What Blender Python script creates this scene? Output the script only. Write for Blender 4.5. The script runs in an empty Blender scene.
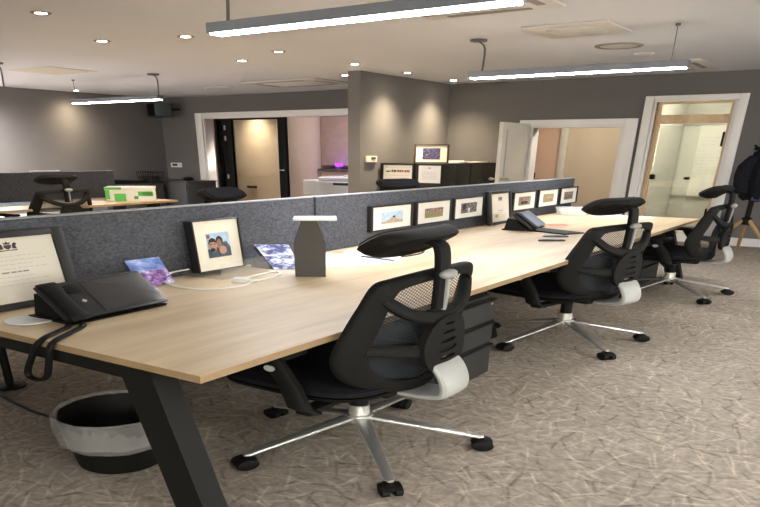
import bpy, bmesh, math, random
from mathutils import Vector, Matrix
random.seed(7)
PI = math.pi
SC = bpy.context.scene
COL = SC.collection
# The photograph shows its room wide and low (it was squeezed in height).  The room is laid out on a
# plan grid in metres; one grid metre is UX room units along the floor and UZ room units in height.
UX, UZ = 1.5, 0.6636
SV = Vector((UX, UX, UZ))

# ------------------------------------------------------------------ helpers
def R(d): return math.radians(d)
def S(p): return Vector((p[0]*UX, p[1]*UX, p[2]*UZ))
def Rz(a): return Matrix.Rotation(a, 4, 'Z')
def Rx(a): return Matrix.Rotation(a, 4, 'X')
def Ry(a): return Matrix.Rotation(a, 4, 'Y')
def T(x, y, z): return Matrix.Translation((x, y, z))

class MB:
    def __init__(self, M=None):
        self.b = bmesh.new(); self.M = M or Matrix.Identity(4); self.m = 0
    def _v(self, p): return self.b.verts.new(self.M @ Vector(p))
    def _f(self, vs):
        try:
            f = self.b.faces.new(vs); f.material_index = self.m; return f
        except ValueError: return None
    def box(self, x0, x1, y0, y1, z0, z1, bev=0, M=None, seg=2):
        t = bmesh.new()
        bmesh.ops.create_cube(t, size=1)
        for v in t.verts:
            v.co = Vector(((x0+x1)/2+v.co.x*(x1-x0), (y0+y1)/2+v.co.y*(y1-y0), (z0+z1)/2+v.co.z*(z1-z0)))
        if bev > 0: bmesh.ops.bevel(t, geom=t.edges[:], offset=bev, segments=seg, profile=.5, affect='EDGES')
        self.join(t, M); return self
    def join(self, t, M=None):
        MM = self.M @ M if M else self.M
        vm = {v: self.b.verts.new(MM @ v.co) for v in t.verts}
        for f in t.faces: self._f([vm[v] for v in f.verts])
        t.free()
    def cyl(self, p0, p1, r0, r1=None, n=20, cap=True):
        r1 = r0 if r1 is None else r1
        p0, p1 = Vector(p0), Vector(p1); d = (p1-p0).normalized()
        a = d.orthogonal().normalized(); c = d.cross(a)
        r = []
        for p, q in ((p0, r0), (p1, r1)):
            r.append([self._v(p+(a*math.cos(2*PI*i/n)+c*math.sin(2*PI*i/n))*q) for i in range(n)])
        for i in range(n): self._f([r[0][i], r[0][(i+1) % n], r[1][(i+1) % n], r[1][i]])
        if cap: self._f(r[0][::-1]); self._f(r[1])
        return self
    def lathe(self, prof, c=(0, 0, 0), n=32, capb=False, capt=False):
        rs = []
        for (r, z) in prof:
            rs.append([self._v((c[0]+r*math.cos(2*PI*i/n), c[1]+r*math.sin(2*PI*i/n), c[2]+z)) for i in range(n)])
        for a, b in zip(rs, rs[1:]):
            for i in range(n): self._f([a[i], a[(i+1) % n], b[(i+1) % n], b[i]])
        if capb: self._f(rs[0][::-1])
        if capt: self._f(rs[-1])
        return self
    def tube(self, pts, r, n=8, closed=False):
        pts = [Vector(p) for p in pts]; N = len(pts); rings = []; up = None
        for i, p in enumerate(pts):
            a = pts[(i-1) % N] if closed or i else p
            b = pts[(i+1) % N] if closed or i < N-1 else p
            d = (b-a).normalized()
            up = d.orthogonal() if up is None else up-d*up.dot(d)
            up.normalize(); c = d.cross(up)
            q = r[i] if isinstance(r, (list, tuple)) else r
            rings.append([self._v(p+(up*math.cos(2*PI*k/n)+c*math.sin(2*PI*k/n))*q) for k in range(n)])
        for i in range(N if closed else N-1):
            a, b = rings[i], rings[(i+1) % N]
            for k in range(n): self._f([a[k], a[(k+1) % n], b[(k+1) % n], b[k]])
        if not closed: self._f(rings[0][::-1]); self._f(rings[-1])
        return self
    def sweep(self, C, W, Tn, n=12, ex=.55, closed=False):
        """superelliptic section: centres C, half-width vectors W, half-thickness vectors Tn"""
        rings = []
        def pw(x): return math.copysign(abs(x)**ex, x)
        for c, w, t in zip(C, W, Tn):
            c, w, t = Vector(c), Vector(w), Vector(t)
            rings.append([self._v(c+w*pw(math.cos(2*PI*k/n))+t*pw(math.sin(2*PI*k/n))) for k in range(n)])
        N = len(rings)
        for i in range(N if closed else N-1):
            a, b = rings[i], rings[(i+1) % N]
            for k in range(n): self._f([a[k], a[(k+1) % n], b[(k+1) % n], b[k]])
        if not closed: self._f(rings[0][::-1]); self._f(rings[-1])
        return self
    def quad(self, *p): self._f([self._v(q) for q in p]); return self
    def poly(self, pts): self._f([self._v(q) for q in pts]); return self
    def grid(self, fn, nu, nv):
        vs = [[self._v(fn(i/nu, j/nv)) for j in range(nv+1)] for i in range(nu+1)]
        for i in range(nu):
            for j in range(nv): self._f([vs[i][j], vs[i+1][j], vs[i+1][j+1], vs[i][j+1]])
        return self
    def ellipsoid(self, c, r, nu=20, nv=12, M=None):
        t = bmesh.new(); bmesh.ops.create_uvsphere(t, u_segments=nu, v_segments=nv, radius=1)
        for v in t.verts: v.co = Vector((c[0]+v.co.x*r[0], c[1]+v.co.y*r[1], c[2]+v.co.z*r[2]))
        self.join(t, M); return self
    def stack(self, layers):
        """layers = list of closed outlines (same count), skinned and capped"""
        rs = [[self._v(p) for p in L] for L in layers]; n = len(rs[0])
        for a, b in zip(rs, rs[1:]):
            for i in range(n): self._f([a[i], a[(i+1) % n], b[(i+1) % n], b[i]])
        self._f(rs[0][::-1]); self._f(rs[-1]); return self
    def plate(self, outer, holes, fn, th):
        """flat outline with holes, thickened by th and bent by fn(u, v, w)"""
        t = bmesh.new()
        for L in [outer]+holes:
            vs = [t.verts.new((p[0], p[1], 0)) for p in L]
            for i in range(len(vs)): t.edges.new((vs[i], vs[(i+1) % len(vs)]))
        bmesh.ops.triangle_fill(t, use_beauty=True, edges=t.edges[:])
        g = bmesh.ops.extrude_face_region(t, geom=t.faces[:])
        for v in g['geom']:
            if isinstance(v, bmesh.types.BMVert): v.co.z = th
        for v in t.verts: v.co = Vector(fn(*v.co))
        self.join(t); return self
    def build(self, name, mats, parent=None, smooth=35):
        b = self.b
        bmesh.ops.remove_doubles(b, verts=b.verts[:], dist=1e-6)
        bmesh.ops.recalc_face_normals(b, faces=b.faces[:])
        for v in b.verts: v.co = Vector((v.co.x*UX, v.co.y*UX, v.co.z*UZ))
        b.normal_update()
        for f in b.faces: f.smooth = smooth > 0
        for e in b.edges:
            if len(e.link_faces) == 2 and e.calc_face_angle(0) > R(smooth): e.smooth = False
        me = bpy.data.meshes.new(name); b.to_mesh(me); b.free()
        for m in (mats if isinstance(mats, (list, tuple)) else [mats]): me.materials.append(m)
        o = bpy.data.objects.new(name, me); COL.objects.link(o)
        if parent: o.parent = parent
        return o

def tag(o, label=None, cat=None, group=None, kind=None):
    if label: o['label'] = label
    if cat: o['category'] = cat
    if group: o['group'] = group
    if kind: o['kind'] = kind
    return o
def thing(name, label, cat, loc=(0, 0, 0), rz=0, group=None):
    o = bpy.data.objects.new(name, None); COL.objects.link(o)
    o.empty_display_size = .1
    o.location = S(loc); o.rotation_euler = (0, 0, rz)
    return tag(o, label, cat, group)
def single(mb, name, mats, label, cat, loc=(0, 0, 0), rz=0, group=None, smooth=35):
    o = mb.build(name, mats, None, smooth); o.location = S(loc); o.rotation_euler = (0, 0, rz)
    return tag(o, label, cat, group)
def struct(mb, name, mats, parent=None, label=None):
    o = mb.build(name, mats, parent)
    if not parent: o['kind'] = 'structure'
    if label: o['label'] = label
    return o
def kids(o): return [c for c in bpy.data.objects if c.parent == o]
def copy_tree(o, parent=None):
    c = o.copy(); COL.objects.link(c)
    if parent: c.parent = parent
    for k in kids(o): copy_tree(k, c)
    return c
def cat_rom(P, per=6, closed=False):
    P = [Vector(p) for p in P]; N = len(P); out = []
    for i in range(N if closed else N-1):
        g = (lambda k: P[k % N]) if closed else (lambda k: P[max(0, min(N-1, k))])
        a, b, c, d = g(i-1), g(i), g(i+1), g(i+2)
        for s in range(per):
            t = s/per
            out.append(.5*((2*b)+(c-a)*t+(2*a-5*b+4*c-d)*t*t+(3*b-a-3*c+d)*t*t*t))
    if not closed: out.append(P[-1])
    return out

# ------------------------------------------------------------------ materials
def mat(name, col, rough=.6, metal=0, spec=.5, noise=0, nscale=20, bump=0, bscale=80, coat=0, emit=None, estr=0, alpha=1):
    m = bpy.data.materials.new(name); m.use_nodes = True
    nt = m.node_tree; p = nt.nodes['Principled BSDF']
    p.inputs['Base Color'].default_value = (*col, 1); p.inputs['Roughness'].default_value = rough
    p.inputs['Metallic'].default_value = metal; p.inputs['Specular IOR Level'].default_value = spec
    p.inputs['Coat Weight'].default_value = coat; p.inputs['Alpha'].default_value = alpha
    if emit: p.inputs['Emission Color'].default_value = (*emit, 1); p.inputs['Emission Strength'].default_value = estr
    L = nt.links
    if noise or bump:
        tc = nt.nodes.new('ShaderNodeTexCoord'); mp = nt.nodes.new('ShaderNodeMapping')
        mp.inputs['Scale'].default_value = (1/UX, 1/UX, 1/UZ); L.new(tc.outputs['Object'], mp.inputs[0])
    if noise:
        n = nt.nodes.new('ShaderNodeTexNoise'); n.inputs['Scale'].default_value = nscale; n.inputs['Detail'].default_value = 4
        L.new(mp.outputs[0], n.inputs[0])
        r = nt.nodes.new('ShaderNodeValToRGB')
        r.color_ramp.elements[0].position = .3; r.color_ramp.elements[1].position = .7
        r.color_ramp.elements[0].color = (*[c*(1-noise) for c in col], 1)
        r.color_ramp.elements[1].color = (*[min(1, c*(1+noise)) for c in col], 1)
        L.new(n.outputs[0], r.inputs[0]); L.new(r.outputs[0], p.inputs['Base Color'])
    if bump:
        n2 = nt.nodes.new('ShaderNodeTexNoise'); n2.inputs['Scale'].default_value = bscale; n2.inputs['Detail'].default_value = 3
        L.new(mp.outputs[0], n2.inputs[0])
        bp = nt.nodes.new('ShaderNodeBump'); bp.inputs['Strength'].default_value = bump; bp.inputs['Distance'].default_value = .01
        L.new(n2.outputs[0], bp.inputs['Height']); L.new(bp.outputs[0], p.inputs['Normal'])
    return m
def glass(name, tint=(.9, .95, .93), op=.12, rough=.02):
    m = bpy.data.materials.new(name); m.use_nodes = True; nt = m.node_tree; nt.nodes.clear()
    o = nt.nodes.new('ShaderNodeOutputMaterial'); mx = nt.nodes.new('ShaderNodeMixShader')
    t = nt.nodes.new('ShaderNodeBsdfTransparent'); t.inputs[0].default_value = (*tint, 1)
    g = nt.nodes.new('ShaderNodeBsdfGlossy'); g.inputs['Roughness'].default_value = rough
    fr = nt.nodes.new('ShaderNodeFresnel'); fr.inputs[0].default_value = 1.45
    ad = nt.nodes.new('ShaderNodeMath'); ad.operation = 'ADD'; ad.inputs[1].default_value = op*.3; ad.use_clamp = True
    nt.links.new(fr.outputs[0], ad.inputs[0]); nt.links.new(ad.outputs[0], mx.inputs[0])
    nt.links.new(t.outputs[0], mx.inputs[1]); nt.links.new(g.outputs[0], mx.inputs[2]); nt.links.new(mx.outputs[0], o.inputs[0])
    return m
def film(name, col, op, rough=.6):
    """translucent sheet: part see-through, part diffuse"""
    m = bpy.data.materials.new(name); m.use_nodes = True; nt = m.node_tree
    p = nt.nodes['Principled BSDF']; p.inputs['Base Color'].default_value = (*col, 1); p.inputs['Roughness'].default_value = rough
    o = nt.nodes['Material Output']; t = nt.nodes.new('ShaderNodeBsdfTransparent'); mx = nt.nodes.new('ShaderNodeMixShader')
    mx.inputs[0].default_value = op
    nt.links.new(t.outputs[0], mx.inputs[1]); nt.links.new(p.outputs[0], mx.inputs[2]); nt.links.new(mx.outputs[0], o.inputs[0])
    return m
def emission(name, col, s):
    m = bpy.data.materials.new(name); m.use_nodes = True; nt = m.node_tree; nt.nodes.clear()
    o = nt.nodes.new('ShaderNodeOutputMaterial'); e = nt.nodes.new('ShaderNodeEmission')
    e.inputs[0].default_value = (*col, 1); e.inputs[1].default_value = s; nt.links.new(e.outputs[0], o.inputs[0])
    return m

def carpet_mat():
    m = bpy.data.materials.new('carpet'); m.use_nodes = True; nt = m.node_tree; N = nt.nodes; L = nt.links
    p = N['Principled BSDF']; p.inputs['Roughness'].default_value = .95; p.inputs['Specular IOR Level'].default_value = .1
    tc = N.new('ShaderNodeTexCoord'); mp = N.new('ShaderNodeMapping'); mp.inputs['Scale'].default_value = (1/UX, 1/UX, 1/UZ)
    L.new(tc.outputs['Object'], mp.inputs[0])
    def math_(op, a, b=None, clamp=False):
        q = N.new('ShaderNodeMath'); q.operation = op; q.use_clamp = clamp
        for k, v in ((0, a), (1, b)):
            if v is None: continue
            if isinstance(v, (int, float)): q.inputs[k].default_value = v
            else: L.new(v, q.inputs[k])
        return q.outputs[0]
    def noise(sc, det, vec=None, rough=.6):
        n = N.new('ShaderNodeTexNoise'); n.inputs['Scale'].default_value = sc; n.inputs['Detail'].default_value = det; n.inputs['Roughness'].default_value = rough
        L.new(vec or mp.outputs[0], n.inputs[0]); return n.outputs[0]
    def strokes(sc, width, ln, off):
        of = N.new('ShaderNodeVectorMath'); of.operation = 'ADD'; of.inputs[1].default_value = (off, off*.7, 0); L.new(mp.outputs[0], of.inputs[0])
        fl = N.new('ShaderNodeVectorMath'); fl.operation = 'MULTIPLY'; fl.inputs[1].default_value = (1, 1, 0); L.new(of.outputs[0], fl.inputs[0])
        vo = N.new('ShaderNodeTexVoronoi'); vo.voronoi_dimensions = '2D'; vo.inputs['Scale'].default_value = sc; L.new(fl.outputs[0], vo.inputs['Vector'])
        su = N.new('ShaderNodeVectorMath'); su.operation = 'SUBTRACT'; L.new(fl.outputs[0], su.inputs[0]); L.new(vo.outputs['Position'], su.inputs[1])
        sp = N.new('ShaderNodeSeparateColor'); L.new(vo.outputs['Color'], sp.inputs[0])
        rt = N.new('ShaderNodeVectorRotate'); rt.rotation_type = 'Z_AXIS'; L.new(su.outputs[0], rt.inputs['Vector']); L.new(math_('MULTIPLY', sp.outputs[0], 6.28), rt.inputs['Angle'])
        xy = N.new('ShaderNodeSeparateXYZ'); L.new(rt.outputs[0], xy.inputs[0])
        a = math_('SUBTRACT', 1.0, math_('DIVIDE', math_('ABSOLUTE', xy.outputs[1]), width), True)
        b = math_('SUBTRACT', 1.0, math_('DIVIDE', math_('ABSOLUTE', xy.outputs[0]), ln), True)
        return math_('MULTIPLY', math_('MULTIPLY', a, math_('POWER', b, .5)), sp.outputs[1])
    acc = math_('ADD', math_('MULTIPLY', noise(48, 5), .66), math_('MULTIPLY', noise(2.2, 3), .40))
    for sc, w_, l_, off, k in ((10, .006, .10, 0, .26), (12, .006, .08, 3.3, .26), (15, .005, .07, 7.1, .24), (11, .007, .09, 11.9, -.26), (14, .006, .07, 17.3, -.24), (18, .005, .055, 23.3, .22), (16, .005, .06, 29.3, .22), (17, .005, .06, 37.3, -.2)):
        acc = math_('ADD', acc, math_('MULTIPLY', strokes(sc, w_, l_, off), k))
    mr = N.new('ShaderNodeMapRange'); mr.inputs[1].default_value = .18; mr.inputs[2].default_value = .88; L.new(acc, mr.inputs[0])
    r = N.new('ShaderNodeValToRGB'); e = r.color_ramp.elements
    e[0].position = 0; e[0].color = (.15, .127, .106, 1); e[1].position = 1; e[1].color = (.62, .535, .45, 1)
    k = e.new(.5); k.color = (.36, .308, .257, 1)
    L.new(mr.outputs[0], r.inputs[0]); L.new(r.outputs[0], p.inputs['Base Color'])
    bp = N.new('ShaderNodeBump'); bp.inputs['Strength'].default_value = .5; bp.inputs['Distance'].default_value = .01
    L.new(acc, bp.inputs['Height']); L.new(bp.outputs[0], p.inputs['Normal'])
    return m
def wood_mat(name, dark, light, axis='y', rough=.42, gs=1.0):
    m = bpy.data.materials.new(name); m.use_nodes = True; nt = m.node_tree; N = nt.nodes; L = nt.links
    p = N['Principled BSDF']; p.inputs['Roughness'].default_value = rough; p.inputs['Specular IOR Level'].default_value = .35
    tc = N.new('ShaderNodeTexCoord'); mp = N.new('ShaderNodeMapping')
    s = {'x': (.8, 9, 9), 'y': (9, .8, 9), 'z': (9, 9, .8)}[axis]
    mp.inputs['Scale'].default_value = (s[0]/UX*gs, s[1]/UX*gs, s[2]/UZ*gs); L.new(tc.outputs['Object'], mp.inputs[0])
    a = N.new('ShaderNodeTexNoise'); a.inputs['Scale'].default_value = 1.1; a.inputs['Detail'].default_value = 5; a.inputs['Distortion'].default_value = 1.2
    b = N.new('ShaderNodeTexNoise'); b.inputs['Scale'].default_value = 7; b.inputs['Detail'].default_value = 3
    L.new(mp.outputs[0], a.inputs[0]); L.new(mp.outputs[0], b.inputs[0])
    ad = N.new('ShaderNodeMath'); ad.operation = 'MULTIPLY_ADD'; ad.inputs[1].default_value = .45; L.new(b.outputs[0], ad.inputs[0]); L.new(a.outputs[0], ad.inputs[2])
    r = N.new('ShaderNodeValToRGB'); e = r.color_ramp.elements
    e[0].position = .5; e[0].color = (*dark, 1); e[1].position = .95; e[1].color = (*light, 1)
    L.new(ad.outputs[0], r.inputs[0]); L.new(r.outputs[0], p.inputs['Base Color'])
    return m
def mesh_mat(name, col, op, sc):
    """woven chair mesh: a fine see-through weave"""
    m = bpy.data.materials.new(name); m.use_nodes = True; nt = m.node_tree; N = nt.nodes; L = nt.links
    p = N['Principled BSDF']; p.inputs['Base Color'].default_value = (*col, 1); p.inputs['Roughness'].default_value = .7
    tc = N.new('ShaderNodeTexCoord'); mp = N.new('ShaderNodeMapping'); mp.inputs['Scale'].default_value = (1/UX, 1/UX, 1/UZ); L.new(tc.outputs['Object'], mp.inputs[0])
    vs = []
    for rot in (R(45), R(-45)):
        q = N.new('ShaderNodeMapping'); q.inputs['Rotation'].default_value = (rot, 0, 0); L.new(mp.outputs[0], q.inputs[0])
        w = N.new('ShaderNodeTexWave'); w.bands_direction = 'Y'; w.inputs['Scale'].default_value = sc; L.new(q.outputs[0], w.inputs[0]); vs.append(w)
    mx = N.new('ShaderNodeMath'); mx.operation = 'MAXIMUM'; L.new(vs[0].outputs['Fac'], mx.inputs[0]); L.new(vs[1].outputs['Fac'], mx.inputs[1])
    mr = N.new('ShaderNodeMapRange'); mr.inputs[1].default_value = .35; mr.inputs[2].default_value = .9; mr.inputs[3].default_value = op-.35; mr.inputs[4].default_value = min(1, op+.25)
    L.new(mx.outputs[0], mr.inputs[0])
    t = N.new('ShaderNodeBsdfTransparent'); ms = N.new('ShaderNodeMixShader'); o = N['Material Output']
    L.new(mr.outputs[0], ms.inputs[0]); L.new(t.outputs[0], ms.inputs[1]); L.new(p.outputs[0], ms.inputs[2]); L.new(ms.outputs[0], o.inputs[0])
    return m
def print_mat(name, stops, sc=30):
    m = bpy.data.materials.new(name); m.use_nodes = True; nt = m.node_tree; N = nt.nodes; L = nt.links
    p = N['Principled BSDF']; p.inputs['Roughness'].default_value = .35
    tc = N.new('ShaderNodeTexCoord'); mp = N.new('ShaderNodeMapping'); mp.inputs['Scale'].default_value = (1/UX, 1/UX, 1/UZ); L.new(tc.outputs['Object'], mp.inputs[0])
    n = N.new('ShaderNodeTexNoise'); n.inputs['Scale'].default_value = sc; n.inputs['Detail'].default_value = 4; n.inputs['Distortion'].default_value = .8; L.new(mp.outputs[0], n.inputs[0])
    r = N.new('ShaderNodeValToRGB'); e = r.color_ramp.elements
    while len(e) < len(stops): e.new(.5)
    for k, (pos, c) in zip(e, stops): k.position = pos; k.color = (*c, 1)
    L.new(n.outputs[0], r.inputs[0]); L.new(r.outputs[0], p.inputs['Base Color'])
    return m

M_ = {}
M_['carpet'] = carpet_mat()
M_['wall'] = mat('grey_wall_paint', (.157, .148, .147), .9, spec=.2, noise=.03, nscale=3)
M_['ceil'] = mat('ceiling_paint', (.655, .682, .76), .95, spec=.1, noise=.015, nscale=2)
M_['cream'] = mat('cream_wall_paint', (.60, .515, .40), .9, spec=.2, noise=.03, nscale=3)
M_['panelcream'] = mat('cream_panel', (.62, .51, .41), .6, noise=.03, nscale=4)
M_['peach'] = mat('peach_door_paint', (.78, .55, .41), .6)
M_['pink'] = mat('pale_kitchen_paint', (.58, .47, .435), .8)
M_['white'] = mat('white_gloss_paint', (.83, .80, .80), .35)
M_['doorw'] = mat('off_white_door_paint', (.68, .65, .60), .4, noise=.03, nscale=5)
M_['oak'] = wood_mat('light_oak_top', (.60, .445, .275), (.80, .64, .43))
M_['oakedge'] = mat('oak_edge_band', (.30, .20, .11), .5, noise=.1, nscale=12)
M_['timber'] = wood_mat('pale_timber', (.60, .42, .24), (.76, .58, .38), 'z')
M_['timberd'] = wood_mat('stand_timber', (.36, .21, .10), (.50, .32, .17), 'z')
M_['felt'] = mat('grey_felt', (.088, .091, .106), .97, spec=.05, noise=.35, nscale=95, bump=.4, bscale=150)
M_['feltcap'] = mat('screen_trim', (.30, .31, .33), .6)
M_['black'] = mat('black_plastic', (.007, .0066, .0062), .6, spec=.16)
M_['blackmatte'] = mat('black_matte_plastic', (.009, .0084, .0078), .7, spec=.16, bump=.15, bscale=200)
M_['blackfab'] = mat('black_fabric', (.016, .017, .022), .95, spec=.1, noise=.3, nscale=120)
M_['seatfab'] = mat('seat_fabric', (.010, .010, .013), .95, spec=.1, noise=.3, nscale=120)
M_['blackmetal'] = mat('black_powder_coat', (.008, .0078, .0075), .55, spec=.22, metal=.0)
M_['cabinet'] = mat('black_cabinet_steel', (.016, .015, .014), .5, spec=.3)
M_['pedestal'] = mat('dark_grey_pedestal', (.017, .018, .018), .5)
M_['credenza'] = mat('charcoal_cupboard', (.06, .06, .065), .5)
M_['chrome'] = mat('polished_aluminium', (.80, .78, .75), .34, metal=.85)
M_['steel'] = mat('brushed_steel', (.55, .55, .54), .35, metal=1)
M_['greyplastic'] = mat('light_grey_plastic', (.40, .40, .385), .45)
M_['midgrey'] = mat('mid_grey_plastic', (.30, .30, .295), .4)
M_['meshfab'] = mesh_mat('chair_mesh', (.03, .034, .042), .52, 30)
M_['screen'] = mat('phone_screen_glass', (.030, .030, .032), .22)
M_['screensheen'] = mat('phone_painted_sheen', (.30, .36, .46), .2)  # pale base colour paints the light reflected in the screen
M_['bezel'] = mat('phone_bezel', (.012, .012, .013), .4)
M_['paper'] = mat('white_paper', (.80, .80, .82), .8)
M_['mat'] = mat('cream_mount_board', (.80, .73, .61), .8)
M_['matw'] = mat('white_mount_board', (.78, .75, .70), .8)
M_['cert'] = mat('certificate_paper', (.66, .61, .52), .8, noise=.02, nscale=6)
M_['ink'] = mat('grey_ink', (.25, .23, .22), .8)
M_['inkd'] = mat('dark_ink', (.06, .04, .05), .8)
M_['inkr'] = mat('dark_red_ink', (.30, .05, .05), .8)
M_['inkpale'] = mat('pale_ink', (.48, .45, .43), .8)
M_['inklilac'] = mat('lilac_ink', (.42, .42, .58), .8)
M_['gold'] = mat('gold_seal', (.48, .36, .12), .4, metal=.3)
M_['frameblk'] = mat('black_frame_wood', (.012, .011, .011), .5)
M_['framebrn'] = mat('dark_brown_frame', (.035, .020, .012), .7, spec=.15)
M_['sky'] = mat('picture_sky', (.42, .53, .70), .5, noise=.15, nscale=40)
M_['sand'] = mat('picture_sandstone', (.42, .32, .22), .5, noise=.3, nscale=90)
M_['grass'] = mat('picture_grass', (.26, .24, .10), .5, noise=.2, nscale=60)
M_['crowd'] = print_mat('picture_crowd', ((.35, (.03, .03, .05)), (.5, (.25, .12, .10)), (.65, (.62, .55, .50))), 150)
M_['street'] = print_mat('picture_street', ((.35, (.02, .02, .03)), (.52, (.10, .08, .08)), (.68, (.45, .42, .42))), 60)
M_['brownpic'] = print_mat('picture_brown', ((.3, (.06, .04, .035)), (.5, (.24, .15, .10)), (.7, (.45, .38, .30))), 80)
M_['olivepic'] = print_mat('picture_olive', ((.3, (.10, .08, .03)), (.5, (.32, .25, .10)), (.7, (.50, .42, .30))), 80)
M_['navypic'] = print_mat('picture_navy', ((.3, (.015, .015, .05)), (.5, (.06, .05, .14)), (.7, (.30, .26, .36))), 70)
M_['skin'] = mat('picture_skin', (.42, .22, .15), .5, noise=.12, nscale=60)
M_['skind'] = mat('picture_skin_shade', (.24, .12, .09), .5, noise=.12, nscale=60)
M_['hair'] = mat('picture_hair', (.018, .013, .012), .6)
M_['jacket'] = mat('picture_jacket', (.045, .075, .105), .6, noise=.2, nscale=60)
M_['bluecard'] = print_mat('postcard_blue', ((.3, (.06, .09, .30)), (.48, (.16, .26, .62)), (.6, (.35, .45, .80)), (.72, (.75, .72, .85))), 26)
M_['purplecard'] = print_mat('postcard_purple', ((.35, (.05, .03, .12)), (.5, (.32, .12, .45)), (.62, (.55, .52, .70)), (.75, (.80, .78, .82))), 45)
M_['bluewhite'] = print_mat('leaflet_blue_white', ((.38, (.06, .07, .26)), (.48, (.30, .34, .58)), (.56, (.78, .80, .88))), 34)
M_['taupe'] = mat('dark_taupe_card', (.062, .056, .050), .7, noise=.05, nscale=30)
M_['acrylic'] = film('clear_acrylic', (.80, .80, .76), .08, .15)
M_['glass'] = glass('clear_glass', (.93, .94, .90), .05)
M_['doorglass'] = glass('door_glass', (.93, .92, .88), .05)
M_['cablew'] = mat('white_cable', (.80, .77, .72), .4)
M_['liner'] = film('bin_liner_film', (.50, .48, .47), .30, .35)
M_['frost'] = film('frosted_film', (.82, .80, .73), .22)
M_['clearplastic'] = film('clear_plastic', (.85, .88, .92), .30, .2)
M_['green'] = mat('green_print', (.12, .50, .10), .6)
M_['greend'] = mat('dark_green_print', (.10, .30, .08), .6)
M_['boxw'] = mat('white_carton', (.78, .77, .74), .7)
M_['red'] = mat('red_print', (.80, .22, .20), .7)
M_['teal'] = mat('dark_slate_case', (.045, .060, .070), .45)
M_['kitch'] = mat('kitchen_laminate', (.36, .27, .235), .5, noise=.08, nscale=8)
M_['worktop'] = mat('dark_worktop', (.10, .07, .065), .3)
M_['printer'] = mat('white_printer_plastic', (.72, .73, .76), .4)
M_['whiteboard'] = mat('whiteboard', (.68, .66, .58), .3)
M_['greenwall'] = mat('meeting_room_paint', (.44, .42, .36), .8)
M_['vent'] = mat('vent_plastic', (.58, .57, .56), .6)
M_['ventd'] = mat('vent_dark', (.24, .22, .21), .7)
M_['hatch'] = mat('ceiling_hatch', (.56, .53, .45), .8)
M_['lightgrey'] = mat('lamp_aluminium', (.20, .215, .25), .45, metal=.4)
M_['cablegrey'] = mat('grey_flex', (.10, .10, .11), .6)
M_['strip'] = emission('lamp_diffuser', (.95, .97, 1.0), 15.0)
M_['bulb'] = emission('downlight_bulb', (1.0, .84, .62), 22)
M_['purple'] = emission('purple_led', (.24, .02, 1.0), 1.4)
M_['thermo'] = mat('cream_plastic', (.72, .68, .56), .5)
M_['coat'] = mat('black_coat_cloth', (.012, .012, .016), .95, spec=.1, noise=.3, nscale=40)
M_['coatl'] = mat('navy_lining', (.02, .025, .08), .7)

# ------------------------------------------------------------------ the room
XL, XR, Y0, YB, ZC = -7.45, 2.4, -2.2, 6.7, 2.64
struct(MB().box(-9.2, XR+.1, Y0-.1, 9.8, -.08, 0), 'floor', M_['carpet'])
struct(MB().box(-9.2, XR+.1, Y0-.1, 9.8, ZC, ZC+.1), 'ceiling', M_['ceil'])
struct(MB().box(XL-.1, XL, Y0, YB+.12, 0, ZC), 'wall_left', M_['wall'])
# invented windows behind and beside the camera, each with an added fill lamp
WR = ((-1.4, .4), (1.2, 3.0), (3.8, 5.6))
WF = ((-7.2, -5.2), (.2, 1.9))
WZ0, WZ1 = .85, 2.25
def fill_window_wall(name, spans, a0, a1, box):
    b = MB(); x = a0
    for u, v in spans:
        box(b, x, u, 0, ZC); box(b, u, v, 0, WZ0); box(b, u, v, WZ1, ZC); x = v
    box(b, x, a1, 0, ZC); struct(b, name, M_['wall'])
fill_window_wall('wall_right', WR, Y0, 9.8, lambda b, u, v, z0, z1: b.box(XR, XR+.1, u, v, z0, z1))
fill_window_wall('wall_front', WF, XL-.1, XR+.1, lambda b, u, v, z0, z1: b.box(u, v, Y0-.1, Y0, z0, z1))
def fill_light(p, rot, w, h, e):  # area lamp added for fill, set outside a made-up window
    l = bpy.data.lights.new('fill_light', 'AREA'); l.shape = 'RECTANGLE'; l.size = w*UX; l.size_y = h*UZ; l.energy = e; l.color = (1.0, .965, .92)
    o = bpy.data.objects.new('fill_light', l); COL.objects.link(o); o.location = S(p); o.rotation_euler = rot
E_R, E_F = 72, 74
k = 0
for wall, spans in (('r', WR), ('f', WF)):
    for u, v in spans:
        k += 1; b = MB(); g = MB()
        P = (lambda q, a0, a1, z0, z1, d0, d1: q.box(XR+d0, XR+d1, a0, a1, z0, z1)) if wall == 'r' else (lambda q, a0, a1, z0, z1, d0, d1: q.box(a0, a1, Y0-d1, Y0-d0, z0, z1))
        for a0, a1, z0, z1 in ((u, u+.05, WZ0, WZ1), (v-.05, v, WZ0, WZ1), (u+.05, v-.05, WZ0, WZ0+.05), (u+.05, v-.05, WZ1-.05, WZ1), ((u+v)/2-.025, (u+v)/2+.025, WZ0+.05, WZ1-.05)): P(b, a0, a1, z0, z1, .02, .08)
        f = struct(b, 'fill_window_%d' % k, M_['white'])
        P(g, u+.05, v-.05, WZ0+.05, WZ1-.05, .045, .052); g.build('pane', M_['glass'], f)
        c = ((u+v)/2, (WZ0+WZ1)/2)
        if wall == 'r': fill_light((XR+.14, c[0], c[1]), (0, R(90), 0), WZ1-WZ0, v-u, E_R)
        else: fill_light((c[0], Y0-.14, c[1]), (R(90), 0, 0), v-u, WZ1-WZ0, E_F)
struct(MB().box(-3.70, -3.585, 5.25, YB, 0, ZC), 'wall_middle', M_['wall'])
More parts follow.
